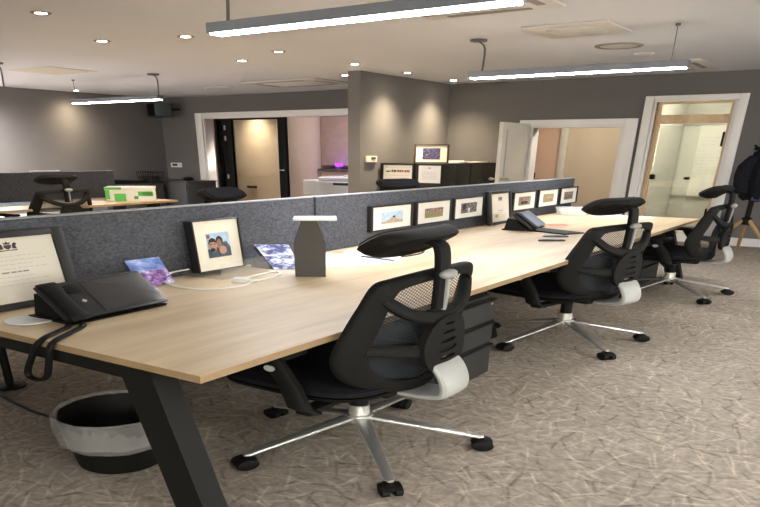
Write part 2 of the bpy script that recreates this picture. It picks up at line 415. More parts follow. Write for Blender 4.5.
# back wall with the three openings: hall, white door, glazed meeting-room door
HX0, HX1, HZ = -6.76, -4.05, 2.175
DX0, DX1, DZ = -2.76, -1.955, 1.885
GX0, GX1, GZ = -1.755, -1.14, 2.25
b = MB()
for x0, x1, z0, z1 in ((XL-.1, HX0, 0, ZC), (HX0, HX1, HZ, ZC), (HX1, DX0, 0, ZC), (DX0, DX1, DZ, ZC), (DX1, GX0, 0, ZC), (GX0, GX1, GZ, ZC), (GX1, XR+.1, 0, ZC)):
    b.box(x0, x1, YB, YB+.12, z0, z1)
struct(b, 'wall_back', M_['wall'])
struct(MB().box(GX1+.07, XR, YB-.016, YB, 0, .13, .004), 'baseboard_back', M_['white'])
struct(MB().box(-3.585, DX0-.10, YB-.016, YB, 0, .13, .004), 'baseboard_alcove', M_['white'])
struct(MB().box(XL, XL+.016, Y0, YB, 0, .13, .004), 'baseboard_left', M_['white'])
struct(MB().box(-3.585, -3.57, 5.25, YB-.02, 0, .13, .004), 'baseboard_middle', M_['white'])
def architrave(name, x0, x1, z, w, sill=False):
    b = MB()
    for a0, a1, c0, c1 in ((x0-w, x0, 0, z+w), (x1, x1+w, 0, z+w), (x0, x1, z, z+w)):
        b.box(a0, a1, YB-.025, YB, c0, c1, .006)
    for a0, a1, c0, c1 in ((x0, x0+.025, 0, z), (x1-.025, x1, 0, z), (x0+.025, x1-.025, z-.025, z)):
        b.box(a0, a1, YB-.01, YB+.12, c0, c1)
    return struct(b, name, M_['white'])
architrave('trim_1', HX0, HX1, HZ, .105)
architrave('trim_2', DX0, DX1, DZ, .105)
architrave('trim_3', GX0, GX1, GZ, .068)

# --- hall and kitchen beyond the wide opening
struct(MB().box(-9.2, -6.42, 7.6, 7.7, 0, ZC).box(-6.52, -6.42, 7.7, 8.9, 0, ZC), 'wall_hall', M_['panelcream'])
struct(MB().box(-6.42, -3.6, 8.85, 8.95, 0, ZC).box(-3.7, -3.6, YB+.12, 8.85, 0, ZC), 'wall_kitchen', M_['pink'])
struct(MB().box(-9.3, -9.2, YB+.1, 7.7, 0, ZC), 'wall_hall_end', M_['panelcream'])
# dark framed glazed door standing in the left of the opening
b = MB()
for x0, x1, z0, z1 in ((-6.625, -6.59, 0, 2.15), (-6.50, -6.36, 0, 2.15), (-5.68, -5.57, 0, 2.15), (-6.36, -5.68, 2.115, 2.15), (-6.36, -5.68, 0, .10), (-6.59, -6.50, 2.12, 2.15)):
    b.box(x0, x1, YB+.03, YB+.075, z0, z1, .004)
d1 = struct(b, 'door_1', M_['black'], label='dark framed glazed hall door')
o = MB().box(-6.36, -5.68, YB+.048, YB+.056, .10, 2.115).build('pane', M_['doorglass'], d1)
o = MB().box(-6.59, -6.50, YB+.048, YB+.056, 0, 2.12).build('pane', M_['doorglass'], d1)
for z in (.86, 1.72, 1.95):
    b = MB().box(-6.47, -6.445, YB+.022, YB+.03, z-.05, z+.05, .002); b.build('hinge', M_['steel'], d1)
b = MB(); b.cyl((-5.63, YB+.03, 1.03), (-5.63, YB-.01, 1.03), .012); b.box(-5.65, -5.57, YB-.022, YB-.008, 1.02, 1.045, .004)
b.build('door_handle', M_['steel'], d1)
single(MB().box(-6.96, -6.80, 7.575, 7.6, .50, .56, .004), 'wall_grille', M_['black'], 'small black slot low on the cream hall wall behind the glazed door', 'vent')
# kitchen tall units, worktop
k = thing('kitchen_unit', 'tall taupe kitchen cupboards seen through the wide opening', 'cupboard', (-5.42, 8.62, 0))
for i, x in enumerate((-.95, -.34, .27)):
    MB().box(x, x+.595, -.20, .22, 1.08, 2.30, .004).build('cupboard_door', M_['kitch'], k)
    MB().box(x, x+.595, -.21, .22, .10, .92, .004).build('base_door', M_['panelcream'], k)
    MB().tube([(x+.52, -.205, 1.16), (x+.52, -.235, 1.16), (x+.52, -.235, 1.30), (x+.52, -.205, 1.30)], .007).build('handle', M_['steel'], k)
MB().box(-.97, 1.0, -.26, .22, .94, .99, .004).build('worktop', M_['worktop'], k)
MB().box(-.93, .95, -.15, .22, 0, .10).build('plinth', M_['black'], k)
led = thing('indicator_lamp', 'glowing purple light on the kitchen worktop', 'lamp', (-6.08, 8.42, .9905))
MB().lathe([(.055, 0), (.055, .03), (.042, .05), (.040, .16), (.0, .17)], n=20, capb=True).build('body', M_['worktop'], led)
MB().lathe([(.046, .07), (.05, .09), (.05, .13), (.046, .15)], n=20).build('light_ring', M_['purple'], led)
single(MB().box(-.05, .05, -.02, .02, 0, .05, .006), 'wall_socket', M_['black'], 'small dark switch on the pale kitchen wall left of the purple light', 'switch', (-6.80, 8.82, 1.25))
struct(MB().box(-6.95, -6.52, 8.84, 8.94, 0, ZC), 'wall_kitchen_left', M_['pink'])
# white copier in the opening
p = thing('office_printer', 'white floor-standing office printer just inside the wide opening', 'printer', (-5.46, 7.72, 0))
MB().box(-.30, .42, -.24, .26, .05, .74, .02).build('body', M_['printer'], p)
MB().box(-.28, .42, -.22, .26, .745, .845, .025).build('scanner_lid', M_['printer'], p)
MB().box(-.52, -.305, -.20, .20, .40, .76, .015).build('output_tray', M_['printer'], p)
for z in (.12, .28): MB().box(-.26, .38, -.252, -.24, z, z+.14, .006).build('paper_drawer', M_['boxw'], p)
MB().box(-.02, .30, -.262, -.24, .66, .72, .006).build('control_panel', M_['pedestal'], p)
MB().box(-.28, .40, -.22, .24, 0, .05).build('plinth', M_['pedestal'], p)
single(MB().box(-.16, .08, -.12, .12, 0, .035, .004).box(-.10, .07, -.12, .10, .036, .06, .004), 'paper_stack', M_['paper'], 'pile of white paper lying on the office printer', 'paper', (-5.32, 7.78, .845), .2)
single(MB().box(-.12, .10, -.09, .09, 0, .07, .01), 'desk_box', M_['pedestal'], 'dark box at the right on top of the office printer', 'box', (-5.08, 7.63, .8455), .1)

# --- room beyond the white door
struct(MB().box(-3.6, -3.24, 8.0, 8.1, 0, ZC).box(-2.96, -1.85, 8.0, 8.1, 0, ZC).box(-3.24, -2.96, 8.0, 8.1, 1.98, ZC).box(-1.93, -1.87, YB+.12, 8.0, 0, ZC), 'wall_corridor', M_['cream'])
struct(MB().box(-3.215, -2.96, 8.02, 8.06, 0, 1.98), 'door_2', M_['peach'])
b = MB()
for x0, x1, z0, z1 in ((-3.32, -3.24, 0, 2.05), (-2.96, -2.88, 0, 2.05), (-3.24, -2.96, 1.97, 2.05)): b.box(x0, x1, 7.975, 8.0, z0, z1, .004)
struct(b, 'trim_4', M_['doorw'])
struct(MB().box(-3.24, -3.2155, 8.05, 8.07, 0, 1.97), 'shaded_gap', M_['framebrn'])  # dark brown strip stands in for the shaded gap beside the door
single(MB().box(-3.235, -3.20, 8.0, 8.0195, .90, 1.02, .004), 'door_lock', M_['black'], 'black lock low on the peach inner door', 'lock')
# open white door leaf, swung into the room on its left jamb
d = struct(MB().box(-2.80, -2.762, 6.12, 6.685, .012, 1.925, .004), 'door_3', M_['doorw'], label='open off-white door leaf')
for z0, z1 in ((.16, .90), (1.06, 1.80)):
    b = MB()
    for y0, y1, a0, a1 in ((6.20, 6.60, z0, z0+.012), (6.20, 6.60, z1-.012, z1), (6.20, 6.212, z0, z1), (6.588, 6.60, z0, z1)):
        b.box(-2.762, -2.757, y0, y1, a0, a1)
    b.build('panel_moulding', M_['doorw'], d)
for s, x in ((1, -2.762), (-1, -2.80)):
    b = MB(); b.cyl((x, 6.17, 1.0), (x+s*.045, 6.17, 1.0), .010); b.ellipsoid((x+s*.055, 6.17, 1.0), (.022, .028, .028)); b.cyl((x, 6.17, 1.0), (x+s*.006, 6.17, 1.0), .028)
    b.build('door_knob', M_['steel'], d)

# --- glazed meeting-room door
b = MB()
for x0, x1, z0, z1 in ((GX0+.025, GX0+.062, 0, GZ-.025), (GX1-.05, GX1-.025, 0, GZ-.025), (GX0+.06, GX1-.05, 1.90, 2.035), (GX0+.06, GX1-.05, GZ-.05, GZ-.025)):
    b.box(x0, x1, YB+.03, YB+.10, z0, z1, .004)
d = struct(b, 'door_4', M_['timber'], label='pale timber framed glass door with a transom light')
MB().box(GX0+.06, GX1-.05, YB+.06, YB+.068, 2.035, GZ-.05).build('transom_pane', M_['glass'], d)
MB().box(GX0+.066, GX1-.056, YB+.055, YB+.065, .02, 1.885).build('glass_leaf', M_['glass'], d)
MB().box(GX0+.07, GX0+.375, YB+.067, YB+.069, .13, 1.86).build('frosted_film', M_['frost'], d)
MB().box(GX0+.06, GX1-.05, YB+.05, YB+.07, 0, .13, .004).build('bottom_rail', M_['white'], d)
for z in (.35, 1.55): MB().box(GX1-.068, GX1-.05, YB+.035, YB+.075, z, z+.22, .004).build('hinge', M_['black'], d)
MB().box(GX0+.062, GX0+.10, YB+.035, YB+.08, 1.02, 1.10, .004).build('lock_case', M_['black'], d)
b = MB(); b.cyl((GX0+.36, YB+.02, 1.05), (GX0+.36, YB+.055, 1.05), .012); b.ellipsoid((GX0+.36, YB+.015, 1.05), (.026, .02, .024)); b.build('door_knob', M_['black'], d)
struct(MB().box(-1.85, XR, 8.3, 8.4, 0, ZC), 'wall_meeting_room', M_['greenwall'])
wb = thing('whiteboard', 'whiteboard covered in faint pen scribbles behind the glass door', 'whiteboard', (-1.75, 8.27, 0))
MB().box(-.08, .85, 0, .025, .62, 1.96).build('board', M_['whiteboard'], wb)
b = MB()
for x0, x1, z0, z1 in ((-.10, -.08, .60, 1.98), (.85, .87, .60, 1.98), (-.10, .87, .60, .62), (-.10, .87, 1.96, 1.98)): b.box(x0, x1, -.008, .026, z0, z1, .003)
b.build('frame', M_['steel'], wb)
b = MB()
for r in range(15):
    x = .02+random.random()*.12; z = 1.86-r*.062
    while x < .72 and random.random() > .07:
        w = .02+random.random()*.05
        b.tube([(x+w*t/4, -.002, z+random.uniform(-.008, .008)) for t in range(5)], .0022, 4); x += w+.02
b.build('pen_writing', M_['ink'], wb)
struct(MB().box(-1.868, -1.845, YB+.12, 8.3, 0, ZC), 'wall_meeting_side', M_['greenwall'])

# ------------------------------------------------------------------ ceiling fittings
def pendant(x0, x1, y, label, roses):
    zb, zt = 2.248, 2.312
    xc = (x0+x1)/2
    t = thing('pendant_light', label, 'ceiling light', (xc, y, zb), 0, 'linear pendant lights')
    h = (x1-x0)/2; H = ZC-zb
    b = MB(); b.box(-h, h, -.034, -.029, 0, zt-zb); b.box(-h, h, .029, .034, 0, zt-zb); b.box(-h, h, -.029, .029, zt-zb-.012, zt-zb)
    b.box(-h, -h+.012, -.029, .029, 0, zt-zb-.012); b.box(h-.012, h, -.029, .029, 0, zt-zb-.012)
    b.build('housing', M_['lightgrey'], t)
    MB().box(-h+.013, h-.013, -.028, .028, -.009, .006).build('diffuser', M_['strip'], t)
    for i, rx in enumerate(roses):
        rx -= xc
        c = MB().lathe([(0, 0), (.045 if i == 0 else .012, 0), (.048 if i == 0 else .013, .02), (0, .02)], (rx, 0, H-.022), 24).build('ceiling_rose', M_['cablegrey'], t)
        wob = .035 if i == 0 else 0
        pts = cat_rom([(rx, 0, H-.02), (rx+wob, 0, H-.07), (rx+wob*1.2, 0, H-.16), (rx+wob, 0, zt-zb)], 5)
        MB().tube(pts, .006 if i == 0 else .0025, 8).build('flex' if i == 0 else 'suspension_wire', M_['cablegrey'], t)
    return t
pendant(-2.14, -.975, 2.21, 'nearest long pendant light hanging above the front desk, top of the photo', (-2.10, -1.11))
pendant(-2.13, -.975, 4.21, 'long pendant light hanging over the far end of the front desk', (-2.095, -1.06))
pendant(-6.22, -5.10, 4.60, 'long pendant light hanging at the left before the grey wall', (-5.15, -6.18))
pendant(.2, 1.35, 2.5, 'added fill pendant light on the right side of the room, out of view', (.3, 1.25))  # this and the next two pendants are unseen, added to brighten the room
pendant(.2, 1.35, .4, 'added fill pendant light at the near right of the room, out of view', (.3, 1.25))
pendant(.2, 1.35, 4.6, 'added fill pendant light at the far right of the room, out of view', (.3, 1.25))
pendant(-6.72, -5.60, 3.45, 'pendant light just past the left edge, only its dark ceiling rose in the photo', (-5.46, -6.6))
pendant(-6.30, -5.20, 2.0, 'added fill pendant light above the far left desk, out of view', (-5.28, -6.20))  # unseen pendant put in to light the left wall

def spot(x, y, z, e, ang=112, col=(1, .82, .55), blend=1.0):
    l = bpy.data.lights.new('downlight_beam', 'SPOT'); l.energy = e; l.color = col; l.spot_size = R(ang); l.spot_blend = blend; l.shadow_soft_size = .05
    o = bpy.data.objects.new('downlight_beam', l); COL.objects.link(o); o.location = S((x, y, z)); return o
def downlight(x, y, label, e=26, ang=128, col=(1, .82, .55)):
    t = thing('downlight', label, 'downlight', (x, y, ZC), 0, 'recessed ceiling downlights')
    MB().lathe([(.024, -.002), (.030, -.007), (.044, -.006), (.046, 0)], n=24).build('bezel', M_['ventd'], t)
    MB().lathe([(.0, -.0045), (.026, -.0045)], n=20).build('bulb', M_['bulb'], t)
    s = spot(x, y, ZC-.012, e, ang, col); s.parent = t; s.location = S((0, 0, -.014))
names = ['at the top left corner of the photo', 'left of the nearest pendant light', 'below the left end of the nearest pendant light', 'beside the end edge of the jutting wall', 'shining down the jutting wall, left of two', 'shining down the jutting wall in the corner, right of two']
for (y, n) in zip((2.40, 3.27, 4.04, 4.865, 5.585, 6.35), names): downlight(-3.37, y, 'small round downlight '+n, 46 if y > 5 else 24)
for (y, n) in zip((3.14, 4.284, 5.494), ('between the top left corner and the pendant lights', 'above the dark framed hall door', 'near the ceiling grille, just left of the jutting wall')): downlight(-3.90, y, 'small round downlight '+n)
downlight(-7.25, 5.41, 'small round downlight close to the left wall over the left pendant light', 19, 155)
for (x, y) in ((-7.05, 4.30), (-6.30, 3.80), (-7.05, 3.3)): downlight(x, y, 'small round fill downlight added out of view past the left edge', 75, 168, (1, .95, .90))  # extra unseen downlights added to brighten the left wall
for (x, y) in ((1.9, 1.0), (1.9, 2.8), (1.9, 4.6)): downlight(x, y, 'small round fill downlight added on the right side of the ceiling, out of view', 20)  # made-up downlights out of view, raising the general light level
def ac_cassette(name, label, cat, x0, x1, y0, y1, vents=True):
    xc, yc = (x0+x1)/2, (y0+y1)/2; w, d = (x1-x0)/2, (y1-y0)/2
    t = thing(name, label, cat, (xc, yc, ZC))
    MB().box(-w, w, -d, d, -.022, -.001, .006).build('panel', M_['vent'], t)
    q = .58
    b = MB()
    for k in range(9):
        yy = -d*q+2*d*q*(k+.5)/9
        b.box(-w*q, w*q, yy-.008, yy+.008, -.032, -.0225)
    b.build('intake_grille', M_['vent'], t)
    if vents:
        for sx, sy in ((1, 0), (-1, 0), (0, 1), (0, -1)):
            if sx: MB().box(sx*w*.80-.02, sx*w*.80+.02, -d*.6, d*.6, -.028, -.0225, .003).build('louvre', M_['ventd'], t)
            else: MB().box(-w*.6, w*.6, sy*d*.80-.02, sy*d*.80+.02, -.028, -.0225, .003).build('louvre', M_['ventd'], t)
    return t
ac_cassette('air_conditioner', 'square air conditioning cassette beside the nearest pendant light', 'air conditioner', -1.98, -1.33, 2.90, 3.46)
ac_cassette('ceiling_hatch', 'small flush square panel in the ceiling between the two right pendant lights', 'hatch', -1.73, -1.30, 3.92, 4.34, False)
ac_cassette('air_conditioner', 'air conditioning cassette behind the far pendant light', 'air conditioner', -2.05, -1.26, 5.75, 6.38)
ac_cassette('air_conditioner', 'air conditioning cassette above the hall opening', 'air conditioner', -5.10, -4.25, 5.55, 6.10)
t = thing('ceiling_hatch', 'flat yellowish hatch in the ceiling at the left edge', 'hatch', (-5.63, 4.02, ZC)); MB().box(-.26, .26, -.22, .22, -.008, -.001, .003).build('panel', M_['hatch'], t)
t = thing('ceiling_speaker', 'round flush grille in the ceiling over the far pendant light', 'speaker', (-1.53, 4.86, ZC))
MB().lathe([(.135, 0), (.130, -.012), (.112, -.014), (.108, -.005)], n=32).build('rim', M_['ventd'], t); MB().lathe([(0, -.006), (.108, -.005)], n=32).build('grille', M_['vent'], t)
single(MB().lathe([(0, -.03), (.045, -.028), (.06, -.012), (.062, 0)], n=24), 'smoke_detector', M_['vent'], 'small round white detector on the ceiling beside the round grille', 'detector', (-1.50, 5.30, ZC))
single(MB().box(-.16, .16, -.05, .05, -.014, -.001, .003), 'ceiling_vent', M_['vent'], 'narrow flush vent in the ceiling before the hall opening', 'vent', (-5.64, 5.86, ZC))

# ------------------------------------------------------------------ wall fittings
t = thing('wall_speaker', 'dark loudspeaker high in the far left corner', 'speaker', (-7.17, 6.44, 2.19), R(-20))
MB().box(-.11, .11, -.10, .10, 0, .30, .02).build('cabinet', M_['teal'], t); MB().box(-.10, .10, -.112, -.1, .02, .28, .01).build('grille', M_['black'], t)
MB().cyl((0, .1, .16), (0, .24, .18), .02).build('bracket', M_['black'], t)
t = thing('thermostat', 'cream wall thermostat with a dark display on the jutting wall', 'thermostat', (-3.585, 5.40, 1.275), R(90))
MB().box(-.075, .075, -.022, 0, 0, .10, .006).build('case', M_['thermo'], t); MB().box(-.02, .045, -.026, -.0225, .045, .082).build('display', M_['inkd'], t)
t = thing('thermostat', 'white wall control with a grey display near the hall opening', 'thermostat', (-7.27, 6.70, 1.045))
MB().box(-.09, .09, -.022, 0, 0, .11, .006).build('case', M_['boxw'], t); MB().box(-.055, .03, -.024, -.022, .035, .085).build('display', M_['pedestal'], t)

# ------------------------------------------------------------------ desks
ZT = .735
def a_leg(b, x0, x1, y, zt=.70, w=.085, t=.055):
    """leg leaning along x from x0 (top) to x1 (floor)"""
    b.stack([[(x1-w/2, y-t/2, 0), (x1+w/2, y-t/2, 0), (x1+w/2, y+t/2, 0), (x1-w/2, y+t/2, 0)],
             [(x0-w/2, y-t/2, zt), (x0+w/2, y-t/2, zt), (x0+w/2, y+t/2, zt), (x0-w/2, y+t/2, zt)]])
def top_slab(x0, x1, y0, y1, parent):
    b = MB(); b.box(x0, x1, y0, y1, ZT-.028, ZT-.001); b.m = 1
    for f in b.b.faces:
        f.material_index = 1 if abs(f.normal.z) < .5 else 0
    b.b.normal_update()
    for f in b.b.faces: f.material_index = 0 if abs(f.normal.z) > .5 else 1
    b.m = 0; b.box(x0+.001, x1-.001, y0+.001, y1-.001, ZT-.001, ZT)
    return b.build('desktop', [M_['oak'], M_['oakedge']], parent)
DY0, DY1 = .772, 4.60
t = thing('bench_desk', 'long light oak bench desk with black slanted legs in the foreground', 'desk')
top_slab(-1.642, -.84, DY0, DY1, t)
top_slab(-2.49, -1.688, DY0, DY1, t)
for y in (DY0+.03, 2.64, DY1-.06):
    e = .30 if y == 2.64 else 0
    b = MB(); a_leg(b, -1.01-e, -.885-e, y); b.build('leg', M_['blackmetal'], t)
    b = MB(); a_leg(b, -2.32+e, -2.44+e, y); b.build('leg', M_['blackmetal'], t)
    MB().box(-2.36, -.97, y-.02, y+.02, .645, .705).build('cross_beam', M_['blackmetal'], t)
for x in (-1.25, -2.08): MB().box(x-.02, x+.02, DY0+.05, DY1-.08, .655, .704).build('long_beam', M_['blackmetal'], t)
MB().box(-1.60, -1.44, 1.1, DY1-.25, .50, .515).box(-1.60, -1.59, 1.1, DY1-.25, .515, .62).box(-1.45, -1.44, 1.1, DY1-.25, .515, .58).build('cable_tray', M_['blackmetal'], t)
for y in (2.0, 3.3):
    for a in range(1): MB().lathe([(0, .001), (.038, .001), (.04, .0)], (-1.55, y+1.20 if y > 3 else y+.9, ZT), 20).build('cable_port', M_['pedestal'], t)
def screen(label, y0, y1, x=-1.665, z0=.60, z1=1.142):
    t = thing('desk_screen', label, 'desk screen', (x, (y0+y1)/2, z0), 0, 'grey felt desk screens')
    h = (y1-y0)/2; H = z1-z0
    MB().box(-.0165, .0165, -h, h, 0, H-.008, .004).build('felt_panel', M_['felt'], t)
    MB().box(-.017, .017, -h, h, H-.0075, H, .002).build('top_trim', M_['feltcap'], t)
    for s in (-1, 1) if z0 < .7 else (): MB().box(-.013, .013, s*(h-.2)-.03, s*(h-.2)+.03, -.06, -.001).build('clamp', M_['blackmetal'], t)
screen('grey felt screen on the front desk, left panel behind the big black phone', .78, 2.132)
screen('grey felt screen on the front desk, long right panel carrying the row of framed photos', 2.142, 4.79)
# far bench
t = thing('bench_desk', 'light oak desk at the far left carrying the green and white carton', 'desk')
top_slab(-5.06, -4.33, 1.3, 3.96, t)
for y in (1.4, 3.86):
    b = MB(); a_leg(b, -4.50, -4.38, y); b.build('leg', M_['blackmetal'], t)
    b = MB(); a_leg(b, -4.86, -4.98, y); b.build('leg', M_['blackmetal'], t)
    MB().box(-4.92, -4.44, y-.02, y+.02, .645, .705).build('cross_beam', M_['blackmetal'], t)
MB().box(-4.70, -4.66, 1.45, 3.84, .655, .704).build('long_beam', M_['blackmetal'], t)
screen('grey felt screen on the desk at the far left behind the mesh chair', 1.3, 3.95, x=-5.02, z0=ZT+.0005)

# drawer pedestals under the front desk
def pedestal(x, y, label):
    t = thing('drawer_pedestal', label, 'drawer unit', (x, y, 0), 0, 'dark drawer pedestals under the front desk')
    MB().box(-.50, 0, -.175, .175, .022, .575, .004).build('body', M_['pedestal'], t)
    for z0, z1 in ((.028, .245), (.252, .400), (.407, .560)):
        d = MB().box(.0005, .016, -.172, .172, z0, z1, .004).build('drawer', M_['pedestal'], t)
        MB().box(.016, .024, -.172, .172, z1-.016, z1-.004, .002).build('drawer_pull', M_['black'], d)
    MB().cyl((.016, .14, .525), (.021, .14, .525), .009, n=14).build('lock', M_['steel'], t)
    for sx in (-.45, -.06):
        for sy in (-.14, .14): MB().cyl((sx, sy-.012, .011), (sx, sy+.012, .011), .011, n=14).build('castor', M_['black'], t)
pedestal(-.95, 1.96, 'dark grey drawer pedestal under the desk beside the nearest chair')
pedestal(-1.0, 4.33, 'dark grey drawer pedestal under the far end of the desk')

# ------------------------------------------------------------------ office chair
def make_chair(label, group):
    t = thing('office_chair', label, 'office chair', (0, 0, 0), 0, group)
    # base
    MB().lathe([(0, .135), (.030, .135), (.036, .15), (.036, .18), (.027, .185), (.027, .235), (0, .235)], n=28).build('hub', M_['chrome'], t)
    MB().cyl((0, 0, .235), (0, 0, .37), .022, .022, 20).build('gas_column', M_['black'], t)
    legs = []
    for k in range(5):
        a = k*2*PI/5; u = Vector((math.cos(a), math.sin(a), 0)); v = Vector((-math.sin(a), math.cos(a), 0))
        C, W, H = [], [], []
        for s in range(9):
            q = s/8; r = .028+(.300-.028)*q
            C.append(u*r+Vector((0, 0, .166-.094*q))); w = .021-.009*q+(.002 if s == 8 else 0); W.append(v*w); H.append(Vector((0, 0, .013-.004*q)))
        C.append(u*.312+Vector((0, 0, .070))); W.append(v*.007); H.append(Vector((0, 0, .006)))
        L = MB().sweep(C, W, H, 12, .7).build('leg', M_['chrome'], t); legs.append(L)
        cm = MB(); c = u*.298
        for s in (-1, 1):
            p = c+v*s*.015+u*.012
            cm.sweep([p-v*.010*s*q2 for q2 in (-1, -.8, .8, 1)], [u*r2 for r2 in (.021, .0275, .0275, .019)], [Vector((0, 0, r2)) for r2 in (.021, .0275, .0275, .019)], 18, 1.0)
        for V in cm.b.verts: V.co.z += .0275
        cm.ellipsoid((c.x+u.x*.008, c.y+u.y*.008, .040), (.026, .026, .018), 14, 8)
        cm.cyl((c.x, c.y, .045), (c.x, c.y, .072), .008, n=10)
        cm.build('caster', M_['black'], L)
    # seat and mechanism
    MB().box(-.14, .12, -.09, .09, .365, .405, .01).build('tilt_mechanism', M_['black'], t)
    MB().tube([(.02, -.09, .385), (.02, -.22, .382), (.03, -.27, .375)], .007).build('lever', M_['black'], t)
    def seat_out(sx, sy, z, dz=.02):
        o = []
        for k in range(40):
            a = 2*PI*k/40; ca, sa = math.cos(a), math.sin(a)
            x = math.copysign(abs(ca)**.55, ca)*.228*sx+.062; y = math.copysign(abs(sa)**.55, sa)*.25*sy
            o.append((x, y, z-(dz*((x-.10)/.2)**2 if x > .10 else 0)))
        return o
    MB().stack([seat_out(.90, .90, .402), seat_out(.97, .97, .410), seat_out(.98, .98, .425)]).build('seat_shell', M_['black'], t)
    MB().stack([seat_out(.95, .95, .426), seat_out(1.0, 1.0, .438), seat_out(1.0, 1.0, .458), seat_out(.95, .95, .475), seat_out(.82, .82, .482), seat_out(.5, .5, .476)]).build('seat', M_['seatfab'], t)
    # back frame : a closed loop of wide plastic rail
    hl = [(-.172, .0, .962), (-.172, .13, .960), (-.171, .198, .950), (-.150, .218, .86), (-.132, .236, .775), (-.110, .252, .665), (-.105, .252, .600), (-.112, .230, .525), (-.130, .175, .460), (-.150, .095, .415), (-.165, .0, .402)]
    hi = [(-.184, .0, .922), (-.186, .12, .918), (-.186, .158, .895), (-.176, .170, .83), (-.168, .182, .765), (-.155, .196, .690), (-.147, .192, .610), (-.146, .165, .540), (-.155, .115, .490), (-.170, .055, .462), (-.182, .0, .455)]
    outl = hl+[(x, -y, z) for x, y, z in hl[-2:0:-1]]; inl = hi+[(x, -y, z) for x, y, z in hi[-2:0:-1]]
    outl, inl = cat_rom(outl, 5, True), cat_rom(inl, 5, True)
    C = [(a+c)/2 for a, c in zip(outl, inl)]; W = [(a-c)/2 for a, c in zip(outl, inl)]
    MB().sweep(C, W, [Vector((.014, 0, 0))]*len(C), 12, .6, True).build('back_frame', M_['blackmatte'], t)
    cen = Vector((-.186, 0, .67)); b = MB(); N = len(inl); rings = []
    for s in (1.03, .8, .55, .3):
        rings.append([b._v(cen+(p-cen)*s+Vector((.012-.014*(1-s), 0, 0))) for p in inl])
    for a, c in zip(rings, rings[1:]):
        for i in range(N): b._f([a[i], a[(i+1) % N], c[(i+1) % N], c[i]])
    b._f(rings[-1]); b.build('back_mesh', M_['meshfab'], t)
    # spine: yoke, slotted lumbar panel, cross wing, white curved bar
    def arm(pts, w, th, nm, m):
        P = cat_rom(pts, 6); n = len(P); W, H = [], []
        for i in range(n):
            d = (P[min(i+1, n-1)]-P[max(i-1, 0)]).normalized(); ax = Vector((1, 0, 0)); s = d.cross(ax).normalized()
            q = i/(n-1); ww = w[0]+(w[1]-w[0])*(2*abs(q-.5))
            W.append(s*ww); H.append(s.cross(d)*th)
        return MB().sweep(P, W, H, 12, .65).build(nm, m, t)
    arm([(-.176, .178, .885), (-.200, .125, .815), (-.214, .06, .775), (-.218, 0, .762), (-.214, -.06, .775), (-.200, -.125, .815), (-.176, -.178, .885)], (.030, .020), .012, 'yoke', M_['blackmatte'])
    arm([(-.150, .200, .665), (-.190, .13, .640), (-.216, .06, .625), (-.222, 0, .622), (-.216, -.06, .625), (-.190, -.13, .640), (-.150, -.200, .665)], (.030, .024), .010, 'cross_wing', M_['blackmatte'])
    out = []
    for k in range(44):
        a = 2*PI*k/44; ca, sa = math.cos(a), math.sin(a)
        out.append((math.copysign(abs(ca)**.75, ca)*(.092-.018*max(0, sa)), .645+math.copysign(abs(sa)**.8, sa)*.132))
    holes = []
    for i, (hw, hh) in enumerate(((.022, .0055), (.029, .0065), (.036, .009), (.042, .013), (.034, .009))):
        zc = .738-i*.040
        holes.append([(hw*math.cos(2*PI*k/14)+.004, zc+hh*math.sin(2*PI*k/14)+.012*math.cos(2*PI*k/14)*0) for k in range(14)])
    MB().plate(out, holes, lambda u, v, w: (-.220-w+1.3*u*u, u, v), .018).build('lumbar_panel', M_['blackmatte'], t)
    P = cat_rom([(-.212, 0, .565), (-.234, 0, .535), (-.250, 0, .49), (-.257, 0, .44), (-.248, 0, .40), (-.20, 0, .382), (-.13, 0, .378)], 6); n = len(P); W = []; H = []
    for i in range(n):
        d = (P[min(i+1, n-1)]-P[max(i-1, 0)]).normalized(); W.append(Vector((0, .062-.010*(i/(n-1)), 0))); H.append(Vector((0, 1, 0)).cross(d)*.014)
    MB().sweep(P, W, H, 14, .6).build('support_bar', M_['greyplastic'], t)['label'] = 'light grey curved support bar'
    # headrest on its angled post
    P = cat_rom([(-.205, 0, .80), (-.208, 0, .90), (-.209, 0, .97), (-.206, 0, 1.05), (-.196, 0, 1.082), (-.17, 0, 1.092), (-.150, 0, 1.094)], 6); n = len(P); W = []; H = []
    for i in range(n):
        d = (P[min(i+1, n-1)]-P[max(i-1, 0)]).normalized(); W.append(Vector((0, .024, 0))); H.append(Vector((0, 1, 0)).cross(d)*.012)
    MB().sweep(P, W, H, 12, .6).build('headrest_post', M_['black'], t)
    o = MB().sweep([(-.215, -.004, .79), (-.222, 0, .86), (-.223, 0, .935)], [(0, .006, 0)]*3, [(.005, 0, 0)]*3, 10, .8).build('post_trim', M_['midgrey'], t); o['label'] = 'light grey strip'
    MB().ellipsoid((-.223, 0, .955), (.016, .030, .022)).build('post_cap', M_['midgrey'], t)['label'] = 'light grey oval cap'
    MM = T(-.132, 0, 1.092) @ Ry(R(-42))
    def pad(s, w):
        o = []
        for k in range(40):
            a = 2*PI*k/40; ca, sa = math.cos(a), math.sin(a)
            y = math.copysign(abs(ca)**.5, ca)*.148*s; z = math.copysign(abs(sa)**.62, sa)*.068*s
            o.append((w+.9*y*y, y, z-.3*y*y))
        return o
    h = MB(MM).stack([pad(.78, -.044), pad(.93, -.038), pad(1, -.020), pad(1, 0), pad(.93, .010)]).build('headrest', M_['blackmatte'], t)
    MB(MM).stack([pad(.90, .0102), pad(.88, .018), pad(.75, .024), pad(.4, .026)]).build('headrest_pad', M_['blackfab'], h)
